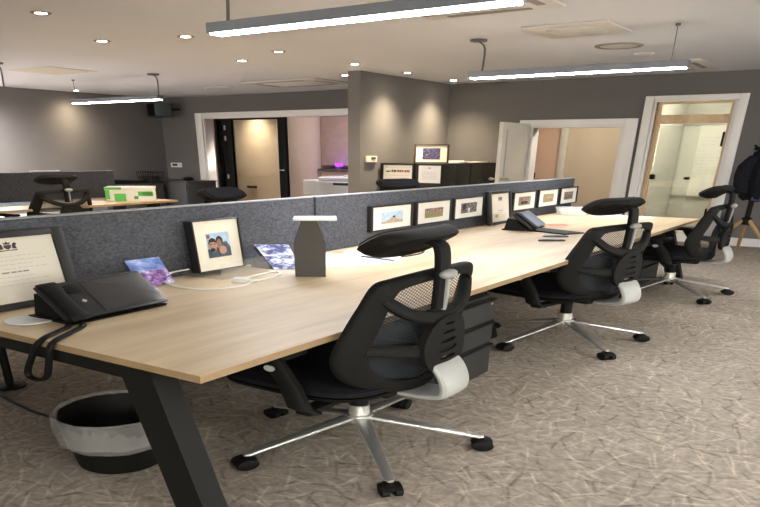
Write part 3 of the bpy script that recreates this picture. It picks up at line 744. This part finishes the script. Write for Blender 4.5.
    # armrests
    for s in (1, -1):
        b = MB(); y = s*.285
        b.sweep([(-.055, y-s*.02, .375), (-.045, y, .40), (-.02, y, .50), (.02, y, .60), (.03, y, .635)], [(.030, 0, 0), (.030, 0, 0), (.027, 0, 0), (.026, 0, 0), (.03, 0, 0)], [(0, .014, 0)]*5, 12, .6)
        b.box(-.07, -.03, min(y-s*.20, y), max(y-s*.20, y), .368, .392, .004)
        A = b.build('armrest', M_['black'], t)
        MB().box(-.045, .17, y-.04, y+.04, .636, .664, .012).build('armrest_pad', M_['blackmatte'], A)
        MB().cyl((.02, y, .575), (.02, y+s*.018, .575), .014, n=16).build('pivot_cap', M_['greyplastic'], A)
    return t
chair = make_chair('nearest black mesh office chair with its headrest in front of the desk', 'black mesh office chairs')
def place(x, y, th, base, label, first=False, drop=0):
    c = chair if first else copy_tree(chair)
    c.location = S((x, y, 0)); c.rotation_euler = (0, 0, R(th)); c['label'] = label
    for k in kids(c):
        n = k.name.split('.')[0]
        if n == 'leg': k.rotation_euler.z = R(base-th)
        elif drop and n not in ('hub', 'gas_column'): k.location.z = -drop*UZ
    return c
place(-.91, 2.76, 166, -40, 'black mesh office chair in the middle of the front row at the desk')
place(-.83, 4.10, 177, -43, 'black mesh office chair at the far end of the front desk near the coat')
place(-2.41, 2.61, 8, 20, 'black office chair behind the felt screen, its headrest before the hall door', drop=.03)
place(-2.36, 3.98, -25, 10, 'black office chair behind the felt screen, its headrest before the sign with red print', drop=.02)
place(-4.49, 2.99, 184, 0, 'black mesh office chair at the desk at the far left')
place(-.934, 1.37, 180, -43, chair['label'], True)

# ------------------------------------------------------------------ framed pictures
def frame(label, cat, loc, rz, w, h, lean=0, bw=.012, dep=.022, fm='frameblk', mm='matw', group=None, art=None, name='framed_picture'):
    """front looks along local -y; origin = middle of the bottom edge"""
    t = thing(name, label, cat, loc, rz, group)
    M = Rx(-lean)
    b = MB(M)
    for x0, x1, z0, z1 in ((-w/2, -w/2+bw, 0, h), (w/2-bw, w/2, 0, h), (-w/2+bw, w/2-bw, 0, bw), (-w/2+bw, w/2-bw, h-bw, h)): b.box(x0, x1, -dep, 0, z0, z1, .0015)
    b.build('frame', M_[fm], t)
    MB(M).box(-w/2+bw, w/2-bw, -dep+.006, -.003, bw, h-bw).build('mount', M_[mm], t)
    if art: art(t, M, -dep+.0052, w, h)
    return t
def pic(parts):
    """list of (material, x0, x1, z0, z1) in fractions of the picture, or ('poly', mat, pts)"""
    def f(t, M, y, w, h, fx=(.24, .76), fz=(.27, .73)):
        X = lambda u: (-.5+fx[0]+(fx[1]-fx[0])*u)*w
        Z = lambda v: (fz[0]+(fz[1]-fz[0])*v)*h
        b = MB(M); mats = []; lay = 0
        for p in parts:
            m = p[0]
            if m not in mats: mats.append(m)
            b.m = mats.index(m); yy = y-lay*.0003; lay += 1
            if isinstance(p[1], str):
                if p[1] == 'e':
                    cx, cz, rx, rz_ = p[2:6]
                    b.poly([(X(cx+rx*math.cos(2*PI*k/20)), yy, Z(cz+rz_*math.sin(2*PI*k/20))) for k in range(20)])
                else: b.poly([(X(u), yy, Z(v)) for u, v in p[2]])
            else: b.quad((X(p[1]), yy, Z(p[3])), (X(p[2]), yy, Z(p[3])), (X(p[2]), yy, Z(p[4])), (X(p[1]), yy, Z(p[4])))
        b.build('picture', [M_[m] for m in mats], t, 0)
    return f
FX = -1.646
A1 = pic([('sky', 0, 1, 0, 1), ('sand', 'p', [(0, 0), (1, 0), (1, .22), (.72, .30), (.68, .42), (.58, .62), (.5, .55), (.42, .40), (.3, .28), (0, .16)]), ('hair', 'e', .58, .55, .06, .09)])
A2 = pic([('matw', 0, 1, .85, 1), ('grass', 0, 1, 0, .48), ('crowd', 0, 1, .44, .88)])
A3 = pic([('street', 0, 1, 0, 1), ('hair', .1, .3, .35, .9), ('matw', .45, .55, .1, .5)])
A4 = pic([('brownpic', 0, 1, 0, 1), ('hair', .2, .75, .15, .45)])
A5 = pic([('olivepic', 0, 1, 0, 1), ('sand', .15, .85, .45, .7)])
A6 = pic([('brownpic', 0, 1, 0, 1), ('street', .1, .9, .2, .6)])
rows = [(2.62, .315, .205, A1, 'small black framed photo of a domed building under blue sky on the felt screen'),
        (2.965, .315, .205, A2, 'small black framed photo of a crowd on grass on the felt screen'),
        (3.305, .315, .205, A3, 'small framed photo of a dark street just left of the gold-sealed certificate'),
        (3.975, .315, .205, A4, 'small framed dark brown photo just right of the gold-sealed certificate'),
        (4.325, .315, .205, A5, 'small black framed olive and sand photo on the felt screen, second from the far end'),
        (4.66, .30, .205, A6, 'small black framed reddish brown photo at the far end of the felt screen')]
for y, w, h, a, l in rows:
    frame(l, 'framed photo', (FX, y-.0, .832), R(90), w, h, group='small framed photos on the felt screen', art=a)
def words(b, y, x0, x1, z, th, n=6):
    x = x0
    while x < x1-.004:
        w = min(random.uniform(.006, .02), x1-x); b.quad((x, y, z), (x+w, y, z), (x+w, y, z+th), (x, y, z+th)); x += w+.004
def cert_art(seal=True, mx=.035):
    def f(t, M, y, w, h):
        m = .10
        b = MB(M); b.quad((-w/2+mx, y, mx), (w/2-mx, y, mx), (w/2-mx, y, h-mx), (-w/2+mx, y, h-mx)); b.build('certificate', M_['cert'], t, 0)
        b = MB(M); c = h-mx-.038
        Y = y-.0006
        b.poly([(-.009, Y, c+.008), (.009, Y, c+.008), (.009, Y, c-.004), (0, Y, c-.014), (-.009, Y, c-.004)])
        b.poly([(-.007, Y, c+.010), (.007, Y, c+.010), (.009, Y, c+.022), (.004, Y, c+.016), (0, Y, c+.025), (-.004, Y, c+.016), (-.009, Y, c+.022)])
        for q in (-1, 1):
            b.poly([(q*.011, Y, c-.010), (q*.022, Y, c-.012), (q*.020, Y, c+.002), (q*.024, Y, c+.012), (q*.019, Y, c+.018), (q*.013, Y, c+.012), (q*.011, Y, c+.002)][::q])
        b.poly([(-.024, Y, c-.015), (.024, Y, c-.015), (.020, Y, c-.020), (0, Y, c-.018), (-.020, Y, c-.020)])
        b.build('crest', M_['inkd'], t, 0)
        b = MB(M); z = c-.045; W = w/2-mx-.02
        for i, (k, th) in enumerate(((.8, .003), (.95, .003), (.5, .003), (.9, .003), (.35, .007), (.5, .003), (.85, .003), (.7, .003))):
            words(b, y-.0006, -W*k, W*k, z, th); z -= .019 if h > .3 else .015
        b.build('lettering', M_['inkpale'], t, 0)
        b = MB(M); words(b, y-.0008, -W*.35, W*.35, c-.045-4*(.019 if h > .3 else .015), .007); b.build('bold_line', M_['ink'], t, 0)
        if seal:
            b = MB(M); b.poly([(-.045+.02*math.cos(2*PI*k/20), y-.0008, mx+.045+.02*math.sin(2*PI*k/20)) for k in range(20)]); b.build('gold_seal', M_['gold'], t, 0)
    return f
frame('black framed certificate with a gold seal leaning on the felt screen amid the small photos', 'framed certificate', (-1.608, 3.61, ZT+.001), R(90), .27, .335, R(4), .028, .02, mm='cert', art=cert_art(True, .042), name='framed_certificate')
frame('large black framed certificate with a dark crest at the left edge behind the phone', 'framed certificate', (-1.592, .942, ZT+.001), R(90), .296, .358, R(5), .030, .022, mm='cert', art=cert_art(False, .032), name='framed_certificate')
COUPLE = [('sky', 0, 1, 0, 1), ('skind', .02, .16, .80, .95), ('jacket', 'p', [(0, 0), (.62, 0), (.60, .30), (.42, .42), (0, .36)]), ('jacket', 'p', [(.40, 0), (1, 0), (1, .35), (.85, .62), (.55, .58)]),
          ('hair', 'e', .54, .66, .15, .20), ('skind', 'e', .52, .56, .11, .19), ('skin', 'e', .22, .50, .17, .28), ('hair', 'p', [(.03, .55), (.08, .74), (.22, .82), (.36, .74), (.40, .58), (.30, .64), (.14, .64)]),
          ('hair', 'e', .20, .32, .11, .08), ('hair', .10, .19, .54, .57), ('hair', .25, .35, .54, .57), ('skin', 'e', .62, .28, .17, .17)]
def couple_art(t, M, y, w, h): pic(COUPLE)(t, M, y, w, h, (.26, .74), (.26, .74))
frame('black framed photo of two smiling people standing against the felt screen', 'framed photo', (-1.610, 1.592, ZT+.0205), R(90), .195, .305, R(3), .006, .034, mm='mat', art=couple_art)

# cabinets in the alcove with the framed sign, notice and picture
for i, (y0, y1, l) in enumerate(((5.53, 6.055, 'black cabinet at the jutting wall with the sign and notice on its end'), (6.06, 6.60, 'black cabinet in the alcove next to the open white door'))):
    t = thing('storage_cabinet', l, 'cabinet', (-3.185, (y0+y1)/2, 0), 0, 'black cabinets in the alcove'); h = (y1-y0)/2
    MB().box(-.385, .17, -h, h, .04, 1.245, .004).build('body', M_['cabinet'], t)
    MB().box(-.385, .19, -h, h, 1.246, 1.262, .003).build('top', M_['cabinet'], t)
    MB().box(-.37, .15, -h+.01, h-.01, 0, .04).build('plinth', M_['black'], t)
    for s in (-1, 1):
        d = MB().box(.171, .188, min(s*.002, s*(h-.004)), max(s*.002, s*(h-.004)), .05, 1.24, .003).build('door', M_['cabinet'], t)
        MB().cyl((.188, s*.03, .98), (.196, s*.03, .98), .008, n=12).build('handle', M_['black'], d)
def sign_art(t, M, y, w, h):
    b = MB(M); b.poly([(-w*.36+.012*math.cos(2*PI*k/12), y-.0005, h*.90+.012*math.sin(2*PI*k/12)) for k in range(12)]); words(b, y-.0005, -w*.28, w*.42, h*.885, .004); b.build('heading', M_['inkpale'], t, 0)
    b = MB(M); z = h*.70
    for x0, x1, th in ((-.112, -.075, .022), (-.068, -.060, .034), (-.054, -.042, .04), (-.038, -.014, .034)): b.quad((x0, y-.0006, z), (x1, y-.0006, z), (x1, y-.0006, z+th), (x0, y-.0006, z+th))
    b.build('bold_lettering', M_['inkd'], t, 0)
    b = MB(M)
    for x0, x1 in ((-.006, .012), (.016, .034), (.038, .054), (.064, .080), (.084, .098), (.100, .112)): b.quad((x0, y-.0006, z), (x1, y-.0006, z), (x1, y-.0006, z+.036), (x0, y-.0006, z+.036))
    b.build('red_lettering', M_['inkr'], t, 0)
    b = MB(M)
    for k in range(4): words(b, y-.0006, -w*.40, w*.36, h*(.56-.09*k), .006)
    b.build('small_print', M_['inkpale'], t, 0)
frame('framed white sign with bold dark and red lettering on the black cabinet end', 'framed sign', (-3.388, 5.527, .83), 0, .30, .412, 0, .012, .02, mm='matw', art=sign_art, name='framed_sign')
t = thing('notice', 'white typed notice stuck on the black cabinet end right of the framed sign', 'notice', (-3.098, 5.5295, .955), 0)
MB().box(-.10, .10, -.004, 0, 0, .275).build('sheet', M_['paper'], t)
b = MB(); b.poly([(.014*math.cos(2*PI*k/12), -.0046, .235+.014*math.sin(2*PI*k/12)) for k in range(12)])
for k in range(6): words(b, -.0046, -.065, .065, .17-.022*k, .005)
b.build('print', M_['inklilac'], t, 0)
def navy_art(t, M, y, w, h): pic([('navypic', 0, 1, 0, 1)])(t, M, y, w, h, (.25, .75), (.20, .80))
frame('dark framed dusky blue picture standing on top of the black cabinets', 'framed picture', (-3.175, 5.68, 1.263), R(28), .285, .30, R(8), .016, .02, 'framebrn', 'mat', None, navy_art)
b = MB(); b.box(-.09, .09, -.14, .14, 0, .022, .003); b.box(-.07, .08, -.12, .1, .022, .036, .003, Rz(.2))
single(b, 'paper_stack', M_['boxw'], 'small stack of papers on the black cabinets behind the picture', 'paper', (-3.16, 6.06, 1.263), .2)
single(MB().box(-.07, .07, -.12, .12, 0, .014, .003), 'paper_stack', M_['mat'], 'flat cream papers on the black cabinet near the open door', 'paper', (-3.13, 6.36, 1.263), -.2)

# ------------------------------------------------------------------ things on the front desk
def make_phone(label, loc, rz, sheen=False):
    t = thing('desk_phone', label, 'phone', loc, rz, 'black desk phones')
    M = T(0, -.058, .012) @ Rx(R(-35))          # face plane leaning back
    b = MB()
    b.stack([[(-.11, -.065, 0), (.155, -.065, 0), (.155, .075, 0), (-.11, .075, 0)], [(-.11, -.072, .010), (.155, -.072, .010), (.155, .08, .012), (-.11, .08, .012)]])
    b.stack([[(-.10, -.04, .012), (.14, -.04, .012), (.14, .07, .012), (-.10, .07, .012)], [(-.10, .030, .104), (.14, .030, .104), (.14, .058, .112), (-.10, .058, .112)]])
    b.build('stand', M_['black'], t)
    MB(M).box(-.118, .16, -.022, 0, 0, .165, .006).build('face', M_['bezel'], t)
    MB(M).box(-.020, .152, -.0245, -.0222, .012, .155, .001).build('screen', M_['screensheen' if sheen else 'screen'], t)
    b = MB(M)
    for k in range(3): b.box(-.068, -.030, -.0242, -.0222, .112+k*.014, .121+k*.014, .0006)
    b.build('key_block', M_['black'], t)
    b = MB(M); b.quad((-.052, -.0226, .072), (-.045, -.0226, .080), (-.038, -.0226, .072), (-.045, -.0226, .064)); b.build('maker_mark', M_['greyplastic'], t, 0)
    h = MB(M).sweep([(-.096, -.024, -.004), (-.096, -.028, .012), (-.096, -.029, .04), (-.096, -.029, .12), (-.096, -.028, .152), (-.096, -.024, .168)], [(.022, 0, 0), (.026, 0, 0), (.021, 0, 0), (.021, 0, 0), (.026, 0, 0), (.022, 0, 0)], [(0, .010, 0), (0, .013, 0), (0, .010, 0), (0, .010, 0), (0, .013, 0), (0, .010, 0)], 12, .6)
    h.build('handset', M_['black'], t)
    return t
make_phone('large black desk phone with a wide dark screen on the near end of the desk', (-1.40, .993, ZT), R(92))
b = MB()
zc = ZT+.007
b.tube(cat_rom([(-1.345, .885, zc+.010), (-1.318, .868, zc), (-1.29, .82, zc), (-1.262, .775, zc+.003), (-1.268, .758, .715), (-1.292, .755, .65), (-1.312, .755, .595), (-1.308, .755, .568), (-1.280, .755, .566), (-1.250, .755, .592), (-1.232, .755, .66), (-1.222, .757, .722), (-1.228, .776, zc+.002), (-1.265, .835, zc), (-1.300, .890, zc), (-1.335, .905, zc+.010)], 8), .0075, 10)
single(b, 'phone_cord', M_['black'], 'black phone cord looping over the near edge of the desk', 'cord')
single(MB().lathe([(0, 0), (.045, 0), (.052, .004), (.050, .008), (.0, .006)], n=32), 'coaster', M_['printer'], 'round white coaster lying left of the large phone', 'coaster', (-1.442, .862, ZT))
make_phone('black desk phone with a pale reflection painted on its screen at the far end of the desk', (-1.40, 3.44, ZT), R(100), True)
single(MB().box(-.065, .065, -.16, .16, 0, .012, .004), 'notebook', M_['black'], 'thin flat black notebook lying in front of the far phone', 'notebook', (-1.262, 3.40, ZT), R(68))
for (x, y, a, l) in ((-1.143, 3.18, 38, 'dark slim case on the desk, farther of a pair before the far phone'), (-1.10, 3.02, 38, 'dark slim case on the desk, nearer of a pair before the far phone')):
    b = MB(); b.sweep([(-.055, 0, .006), (-.045, 0, .008), (0, 0, .010), (.045, 0, .008), (.055, 0, .006)], [(0, .010, 0), (0, .018, 0), (0, .021, 0), (0, .018, 0), (0, .010, 0)], [(0, 0, .005), (0, 0, .008), (0, 0, .009), (0, 0, .008), (0, 0, .005)], 14, .8)
    single(b, 'slim_case', M_['teal'], l, 'case', (x, y, ZT), R(a), 'dark slim cases on the desk')
single(MB().box(-.05, .05, -.035, .035, 0, .003), 'sticky_note', M_['red'], 'pinkish red slip of paper behind the far phone', 'paper', (-1.345, 3.74, ZT), R(40))
b = MB(); b.lathe([(.075, 0), (.085, .004), (.10, .085), (.103, .088), (.096, .088), (.080, .008)], n=28, capb=True)
single(b, 'plastic_tub', M_['clearplastic'], 'clear plastic tub on the desk below the last small photos', 'tub', (-1.50, 4.40, ZT))
b = MB(); b.lathe([(.045, 0), (.05, .004), (.062, .055), (.058, .055), (.045, .006)], n=24, capb=True)
single(b, 'plastic_cup', M_['clearplastic'], 'small clear plastic cup at the far corner of the desk', 'cup', (-1.42, 4.53, ZT))
single(MB().box(-.105, .105, -.148, .148, 0, .003), 'paper_sheet', M_['paper'], 'white paper sheet at the far end of the desk', 'paper', (-1.22, 4.44, ZT), R(80))
single(MB().box(-.105, .105, -.148, .148, 0, .003), 'paper_sheet', M_['paper'], 'white paper sheet next to the dark tapered stand', 'paper', (-1.475, 2.02, ZT), R(52))
t = thing('paper_sheet', 'printed white sheet under the dark pen behind the nearest headrest', 'paper', (-1.43, 2.165, ZT+.0032), R(28)); MB().box(-.105, .105, -.148, .148, 0, .003).build('sheet', M_['paper'], t)
b = MB()
for k in range(9):
    x = -.08
    b.box(x, x+.10+random.random()*.06, .10-.028*k, .106-.028*k, .003, .0034)
b.build('print', M_['inklilac'], t, 0)
b = MB(); b.cyl((-.075, 0, .005), (.065, 0, .005), .005, n=10); b.cyl((.065, 0, .005), (.08, 0, .004), .005, .001, 10)
single(b, 'pen', M_['teal'], 'dark pen lying across the white sheets', 'pen', (-1.365, 2.11, ZT+.0064), R(-10))
b = MB(); b.tube(cat_rom([(-1.36, 2.20, ZT+.004), (-1.33, 2.24, ZT+.004), (-1.33, 2.34, ZT+.004), (-1.37, 2.42, ZT+.004), (-1.46, 2.46, ZT+.004)], 6), .0045, 8)
single(b, 'cable', M_['black'], 'short black cable on the desk behind the nearest headrest', 'cable')
t = thing('display_stand', 'dark tapered stand topped with a flat white plate on the desk', 'stand', (-1.345, 1.715, ZT), R(37))
b = MB(); L = []
for z, w, d in ((0, .044, .034), (.205, .046, .034), (.325, .024, .026), (.3355, .022, .024)):
    L.append([(-w, -d, z), (w, -d, z), (w, d, z), (-w, d, z)])
b.stack(L); b.build('body', M_['taupe'], t, 20)
MB().box(-.045, .078, -.05, .05, .336, .348, .002).build('top_plate', M_['boxw'], t)['label'] = 'flat white plate'
# leaning cards
def card(label, mats, loc, rz, w, h, lean, roll=0, back=None):
    t = thing('picture_card', label, 'card', loc, rz)
    M = Rx(-lean) @ Ry(roll)
    MB(M).box(-w/2, w/2, -.003, 0, 0, h*.55).build('printed_scene', M_[mats[1]], t)
    MB(M).box(-w/2, w/2, -.003, 0, h*.5502, h).build('printed_sky', M_[mats[0]], t)
    if back: MB(M @ Rx(R(20))).box(-w/2-.018, w/2-.03, .004, .008, -.0, h*.96).build('backing', M_[back], t)
    return t
card('blue and purple picture card leaning on the felt screen behind the large phone', ('bluecard', 'purplecard'), (-1.562, 1.325, ZT+.004), R(86), .110, .150, R(24))
t = thing('leaflet', 'blue and white leaflet propped up left of the dark tapered stand', 'leaflet', (-1.48, 1.752, ZT+.001), R(38))
b = MB(Rx(R(-34))); b.stack([[(-.028, -.003, 0), (.058, -.003, 0), (.058, 0, 0), (-.028, 0, 0)], [(-.092, -.003, .165), (.015, -.003, .165), (.015, 0, .165), (-.092, 0, .165)]]); b.build('sheet', M_['bluewhite'], t)
b = MB(Rx(R(-34))); b.stack([[(-.10, .004, .02), (-.03, .004, .0), (-.03, .007, .0), (-.10, .007, .02)], [(-.118, .004, .15), (-.05, .004, .15), (-.05, .007, .15), (-.118, .007, .15)]]); b.build('backing', M_['felt'], t)
# clear holder, white cable with its plug
b = MB()
b.box(-.115, .092, -.095, .055, 0, .020, .001); b.box(-.115, .092, -.099, -.0955, 0, .10, .0008)
single(b, 'acrylic_holder', M_['acrylic'], 'clear acrylic stand under the photo of two people', 'stand', (-1.586, 1.605, ZT), R(90))
b = MB(); z = ZT+.005
b.tube(cat_rom([(-1.60, 1.475, z+.045), (-1.615, 1.42, z+.035), (-1.59, 1.365, z+.018), (-1.52, 1.335, z+.004), (-1.44, 1.338, z), (-1.385, 1.38, z), (-1.37, 1.45, z), (-1.395, 1.52, z), (-1.40, 1.60, z), (-1.425, 1.67, z), (-1.46, 1.695, z), (-1.465, 1.65, z), (-1.455, 1.58, z), (-1.44, 1.53, z+.004)], 8), .0048, 8)
single(b, 'charging_cable', M_['cablew'], 'white cable lying in loops before the photo of two people', 'cable')
b = MB(); b.box(-.022, .022, -.022, .022, 0, .026, .006); b.box(.022, .05, -.008, .008, .006, .018, .003)
single(b, 'charger_plug', M_['cablew'], 'white charger plug amid the white cable loops', 'plug', (-1.425, 1.50, ZT), R(30))

# ------------------------------------------------------------------ under the front desk
t = thing('waste_bin', 'round black waste bin with a pale liner under the near end of the desk', 'bin', (-1.345, .962, 0))
b = MB(); b.lathe([(0, .004), (.098, .0), (.102, .006), (.132, .272), (.128, .272), (.098, .010), (0, .010)], n=40); b.build('body', M_['black'], t)
b = MB(); N = 48; rs = []
rnd = [random.uniform(-1, 1) for _ in range(N)]
prof = [(.122, .12), (.126, .20), (.130, .275), (.136, .286), (.141, .278), (.143, .24), (.141, .20), (.139, .155)]
for j, (r, z) in enumerate(prof):
    rs.append([b._v(((r+.0028*rnd[(i+j) % N])*math.cos(2*PI*i/N), (r+.0028*rnd[(i+j) % N])*math.sin(2*PI*i/N), z+(.0025*rnd[(i*3) % N] if j in (0, 7) else 0))) for i in range(N)])
for a, c in zip(rs, rs[1:]):
    for i in range(N): b._f([a[i], a[(i+1) % N], c[(i+1) % N], c[i]])
b.build('liner', M_['liner'], t, 60)['label'] = 'translucent pale plastic liner'
b = MB(); b.tube(cat_rom([(-2.30, 1.16, .006), (-2.05, 1.075, .006), (-1.90, 1.045, .006), (-1.77, 1.037, .006), (-1.6, 1.05, .006), (-1.50, 1.06, .006)], 6), .006, 8)
single(b, 'floor_cable', M_['black'], 'thin black cable running over the carpet behind the waste bin', 'cable')
t = thing('cable_post', 'black cable post on a round foot under the left of the desk', 'post', (-2.10, 1.14, 0))
MB().lathe([(0, 0), (.045, 0), (.048, .012), (.03, .024), (0, .026)], n=28).build('foot', M_['black'], t); MB().cyl((0, 0, .026), (0, 0, .70), .013, n=16).build('column', M_['black'], t)

# ------------------------------------------------------------------ far left side
t = thing('carton', 'green and white printed carton on the far left desk', 'box', (-4.55, 3.72, ZT), R(44))
MB().box(-.165, .165, -.11, .11, 0, .165, .004).build('body', M_['boxw'], t)
MB().box(-.169, .169, -.114, .114, .1655, .20, .004).build('lid', M_['boxw'], t)
for x0, x1, z0, z1, m in ((-.165, -.135, .03, .163, 'green'), (-.105, -.025, .0, .11, 'green'), (.06, .165, .075, .14, 'green'), (.03, .06, .03, .075, 'greend'), (.09, .155, .08, .13, 'greend')):
    y = -.1125 if m == 'greend' and x0 > .09 else -.112
    MB().box(x0, x1, y, -.1105, z0, z1).build('dark_print' if m == 'greend' else 'green_print', M_[m], t)
MB().box(-.169, -.05, -.1155, -.1145, .168, .199).build('green_print', M_['green'], t)
MB().box(-.1665, -.1655, -.10, .10, .02, .15).build('side_print', M_['green'], t)
single(MB().box(-.10, .10, -.15, .15, 0, .006, .002), 'paper_sheet', M_['boxw'], 'white papers on the far left desk beside the carton', 'paper', (-4.66, 3.35, ZT), R(20))
single(MB().box(-.12, .12, -.28, .28, 0, .012, .002), 'paper_sheet', M_['sky'], 'pale bluish papers at the left edge on the far desk', 'paper', (-4.80, 2.82, ZT), R(4))
single(MB().box(-.01, .01, -.115, .115, 0, .018, .002), 'paper_strip', M_['paper'], 'white strip lying on top of the far left felt screen', 'paper', (-5.02, 3.37, 1.1425))
t = thing('low_cupboard', 'charcoal cupboard with two dark bar handles in the far left corner', 'cupboard', (-7.03, 6.45, 0))
MB().box(-.38, .40, -.22, .24, .05, .735, .004).build('body', M_['credenza'], t); MB().box(-.40, .42, -.24, .24, .736, .76, .003).build('top', M_['credenza'], t); MB().box(-.37, .39, -.2, .23, 0, .05).build('plinth', M_['black'], t)
for s in (-1, 1):
    d = MB().box(min(.01+s*.002, .01+s*.385), max(.01+s*.002, .01+s*.385), -.238, -.2205, .06, .73, .003).build('door', M_['credenza'], t)
    MB().tube([(.01+s*.05, -.238, .66), (.01+s*.05, -.258, .655), (.01+s*.05, -.258, .53), (.01+s*.05, -.238, .525)], .009).build('handle', M_['black'], d)
t = thing('wire_basket', 'tall black wire basket on the low cabinet in the far left corner', 'basket', (-7.0, 6.03, .7205))
b = MB()
for z in (.0, .12, .24):
    s = 1+.2*z/.24
    b.tube([(-.11*s, -.07*s, z+.006), (.11*s, -.07*s, z+.006), (.11*s, .07*s, z+.006), (-.11*s, .07*s, z+.006)], .007, 6, True)
for k in range(8):
    x = -.11+.22*k/7
    b.tube([(x*1.2, -.084, .246), (x, -.07, .006), (x, .07, .006), (x*1.2, .084, .246)], .004, 5)
b.build('wire_frame', M_['black'], t)
MB().box(-.09, .09, -.06, .06, .014, .17, .01).build('contents', M_['pedestal'], t)
single(MB().ellipsoid((0, 0, .045), (.07, .06, .045)), 'desk_ornament', M_['black'], 'small round black ornament at the right end of the corner cupboard', 'ornament', (-6.78, 6.40, .7605))
t = thing('side_cabinet', 'low dark cabinet along the left wall behind the carton', 'cabinet', (-7.16, 5.72, 0))
MB().box(-.27, .24, -.40, .42, .04, .72, .004).build('body', M_['credenza'], t); MB().box(-.25, .2, -.38, .38, 0, .04).build('plinth', M_['black'], t)
MB().cyl((.24, -.03, .45), (.255, -.03, .45), .012).build('handle', M_['black'], t)
b = MB(); b.stack([[(-.16, -.30, 0), (.16, -.30, 0), (.16, .30, 0), (-.16, .30, 0)], [(-.16, -.30, .11), (.16, -.30, .11), (.16, .30, .06), (-.16, .30, .06)]])
single(b, 'laptop_bag', M_['black'], 'long low black bag on the cabinet behind the carton', 'bag', (-7.10, 5.63, .7205))

# ------------------------------------------------------------------ coat stand with coat
t = thing('coat_stand', 'wooden tripod coat stand at the right edge below the black coat', 'coat stand', (-.80, 6.10, 0))
MB().cyl((0, 0, .50), (0, 0, 1.52), .019, .017, 14).build('pole', M_['black'], t)
MB().lathe([(0, .44), (.034, .45), (.036, .54), (.022, .56), (0, .56)], n=18).build('collar', M_['black'], t)
for a in (100, 205, 330):
    u = (math.cos(R(a)), math.sin(R(a))); MB().cyl((u[0]*.02, u[1]*.02, .52), (u[0]*.30, u[1]*.30, .008), .017, .012, 12).build('leg', M_['timberd'], t)
for a in (20, 140, 260):
    u = (math.cos(R(a)), math.sin(R(a))); MB().tube([(0, 0, 1.47), (u[0]*.06, u[1]*.06, 1.50), (u[0]*.10, u[1]*.10, 1.56)], .010).build('hook', M_['black'], t)
t = thing('coat', 'black coat hanging on the stand at the right edge', 'coat', (-.775, 6.10, 0))
b = MB()
for_ = []
prof = [(.80, .10, .07), (.84, .125, .085), (.95, .125, .09), (1.10, .12, .095), (1.25, .115, .095), (1.38, .105, .09), (1.46, .10, .075), (1.52, .05, .045)]
L = []
for j, (z, rx, ry) in enumerate(prof):
    o = []
    for k in range(48):
        a = 2*PI*k/48; f = 1+(.10*math.sin(7*a+j*.25)+.05*math.sin(13*a+1))*max(.15, 1-j/7)
        o.append((rx*f*math.cos(a)+.01, ry*f*math.sin(a), z+.012*math.sin(5*a)*(j < 2)))
    L.append(o)
b.stack(L); b.build('body', M_['coat'], t, 70)
b = MB(); b.tube(cat_rom([(-.06, -.05, 1.40), (-.105, -.075, 1.28), (-.115, -.08, 1.08), (-.10, -.075, .90)], 5), [.045]*5+[.052]*5+[.048]*5+[.042], 14); b.build('sleeve', M_['coat'], t, 70)
b = MB(); b.tube(cat_rom([(.06, -.06, 1.50), (-.02, -.085, 1.51), (-.07, -.03, 1.51), (-.05, .05, 1.51)], 5), .022, 10); b.build('collar', M_['coat'], t, 70)
MB().box(-.02, .10, -.088, -.080, .80, .86, .003).build('lining', M_['coatl'], t)

# ------------------------------------------------------------------ lights of the rooms beyond
def point(x, y, z, e, col, r=.12, name='room_lamp'):
    l = bpy.data.lights.new(name, 'POINT'); l.energy = e; l.color = col; l.shadow_soft_size = r
    o = bpy.data.objects.new(name, l); COL.objects.link(o); o.location = S((x, y, z)); return o
spot(-6.74, 7.40, 2.60, 26, 125, (1, .86, .64))
point(-8.6, 7.1, 2.3, 3, (1, .85, .66))
point(-5.6, 7.6, 2.45, 9, (1, .86, .84))
point(-6.02, 8.25, 1.18, .45, (.35, .08, 1), .05)
point(-2.5, 7.30, 2.45, 6, (1, .87, .68))
point(-1.2, 7.4, 2.5, 20, (1, .96, .84))

w = bpy.data.worlds.new('world'); SC.world = w; w.use_nodes = True
w.node_tree.nodes['Background'].inputs[0].default_value = (.05, .05, .05, 1)

# ------------------------------------------------------------------ camera
cd = bpy.data.cameras.new('camera'); cam = bpy.data.objects.new('camera', cd); COL.objects.link(cam); SC.camera = cam
cd.sensor_fit = 'HORIZONTAL'; cd.sensor_width = 36; cd.lens = 687.312/760*36
cd.shift_x = (380-358.1006)/760; cd.shift_y = (557.4905-253.5)/760
cd.clip_start = .02; cd.clip_end = 100
ex = Vector((0.82452919, 0.56580139, 0.0045173)); ey = Vector((0.29116516, -0.41743569, -0.86079631)); ez = Vector((-0.48515407, 0.71106696, -0.50892957))
cam.matrix_world = Matrix(((ex.x, -ey.x, -ez.x, 0), (ex.y, -ey.y, -ez.y, 0), (ex.z, -ey.z, -ez.z, 1.45*UZ), (0, 0, 0, 1)))

SC.cycles.diffuse_bounces = 6
SC.view_settings.view_transform = 'Standard'; SC.view_settings.look = 'None'
SC.view_settings.exposure = 2.2; SC.view_settings.gamma = 1; SC.view_settings.use_curve_mapping = False
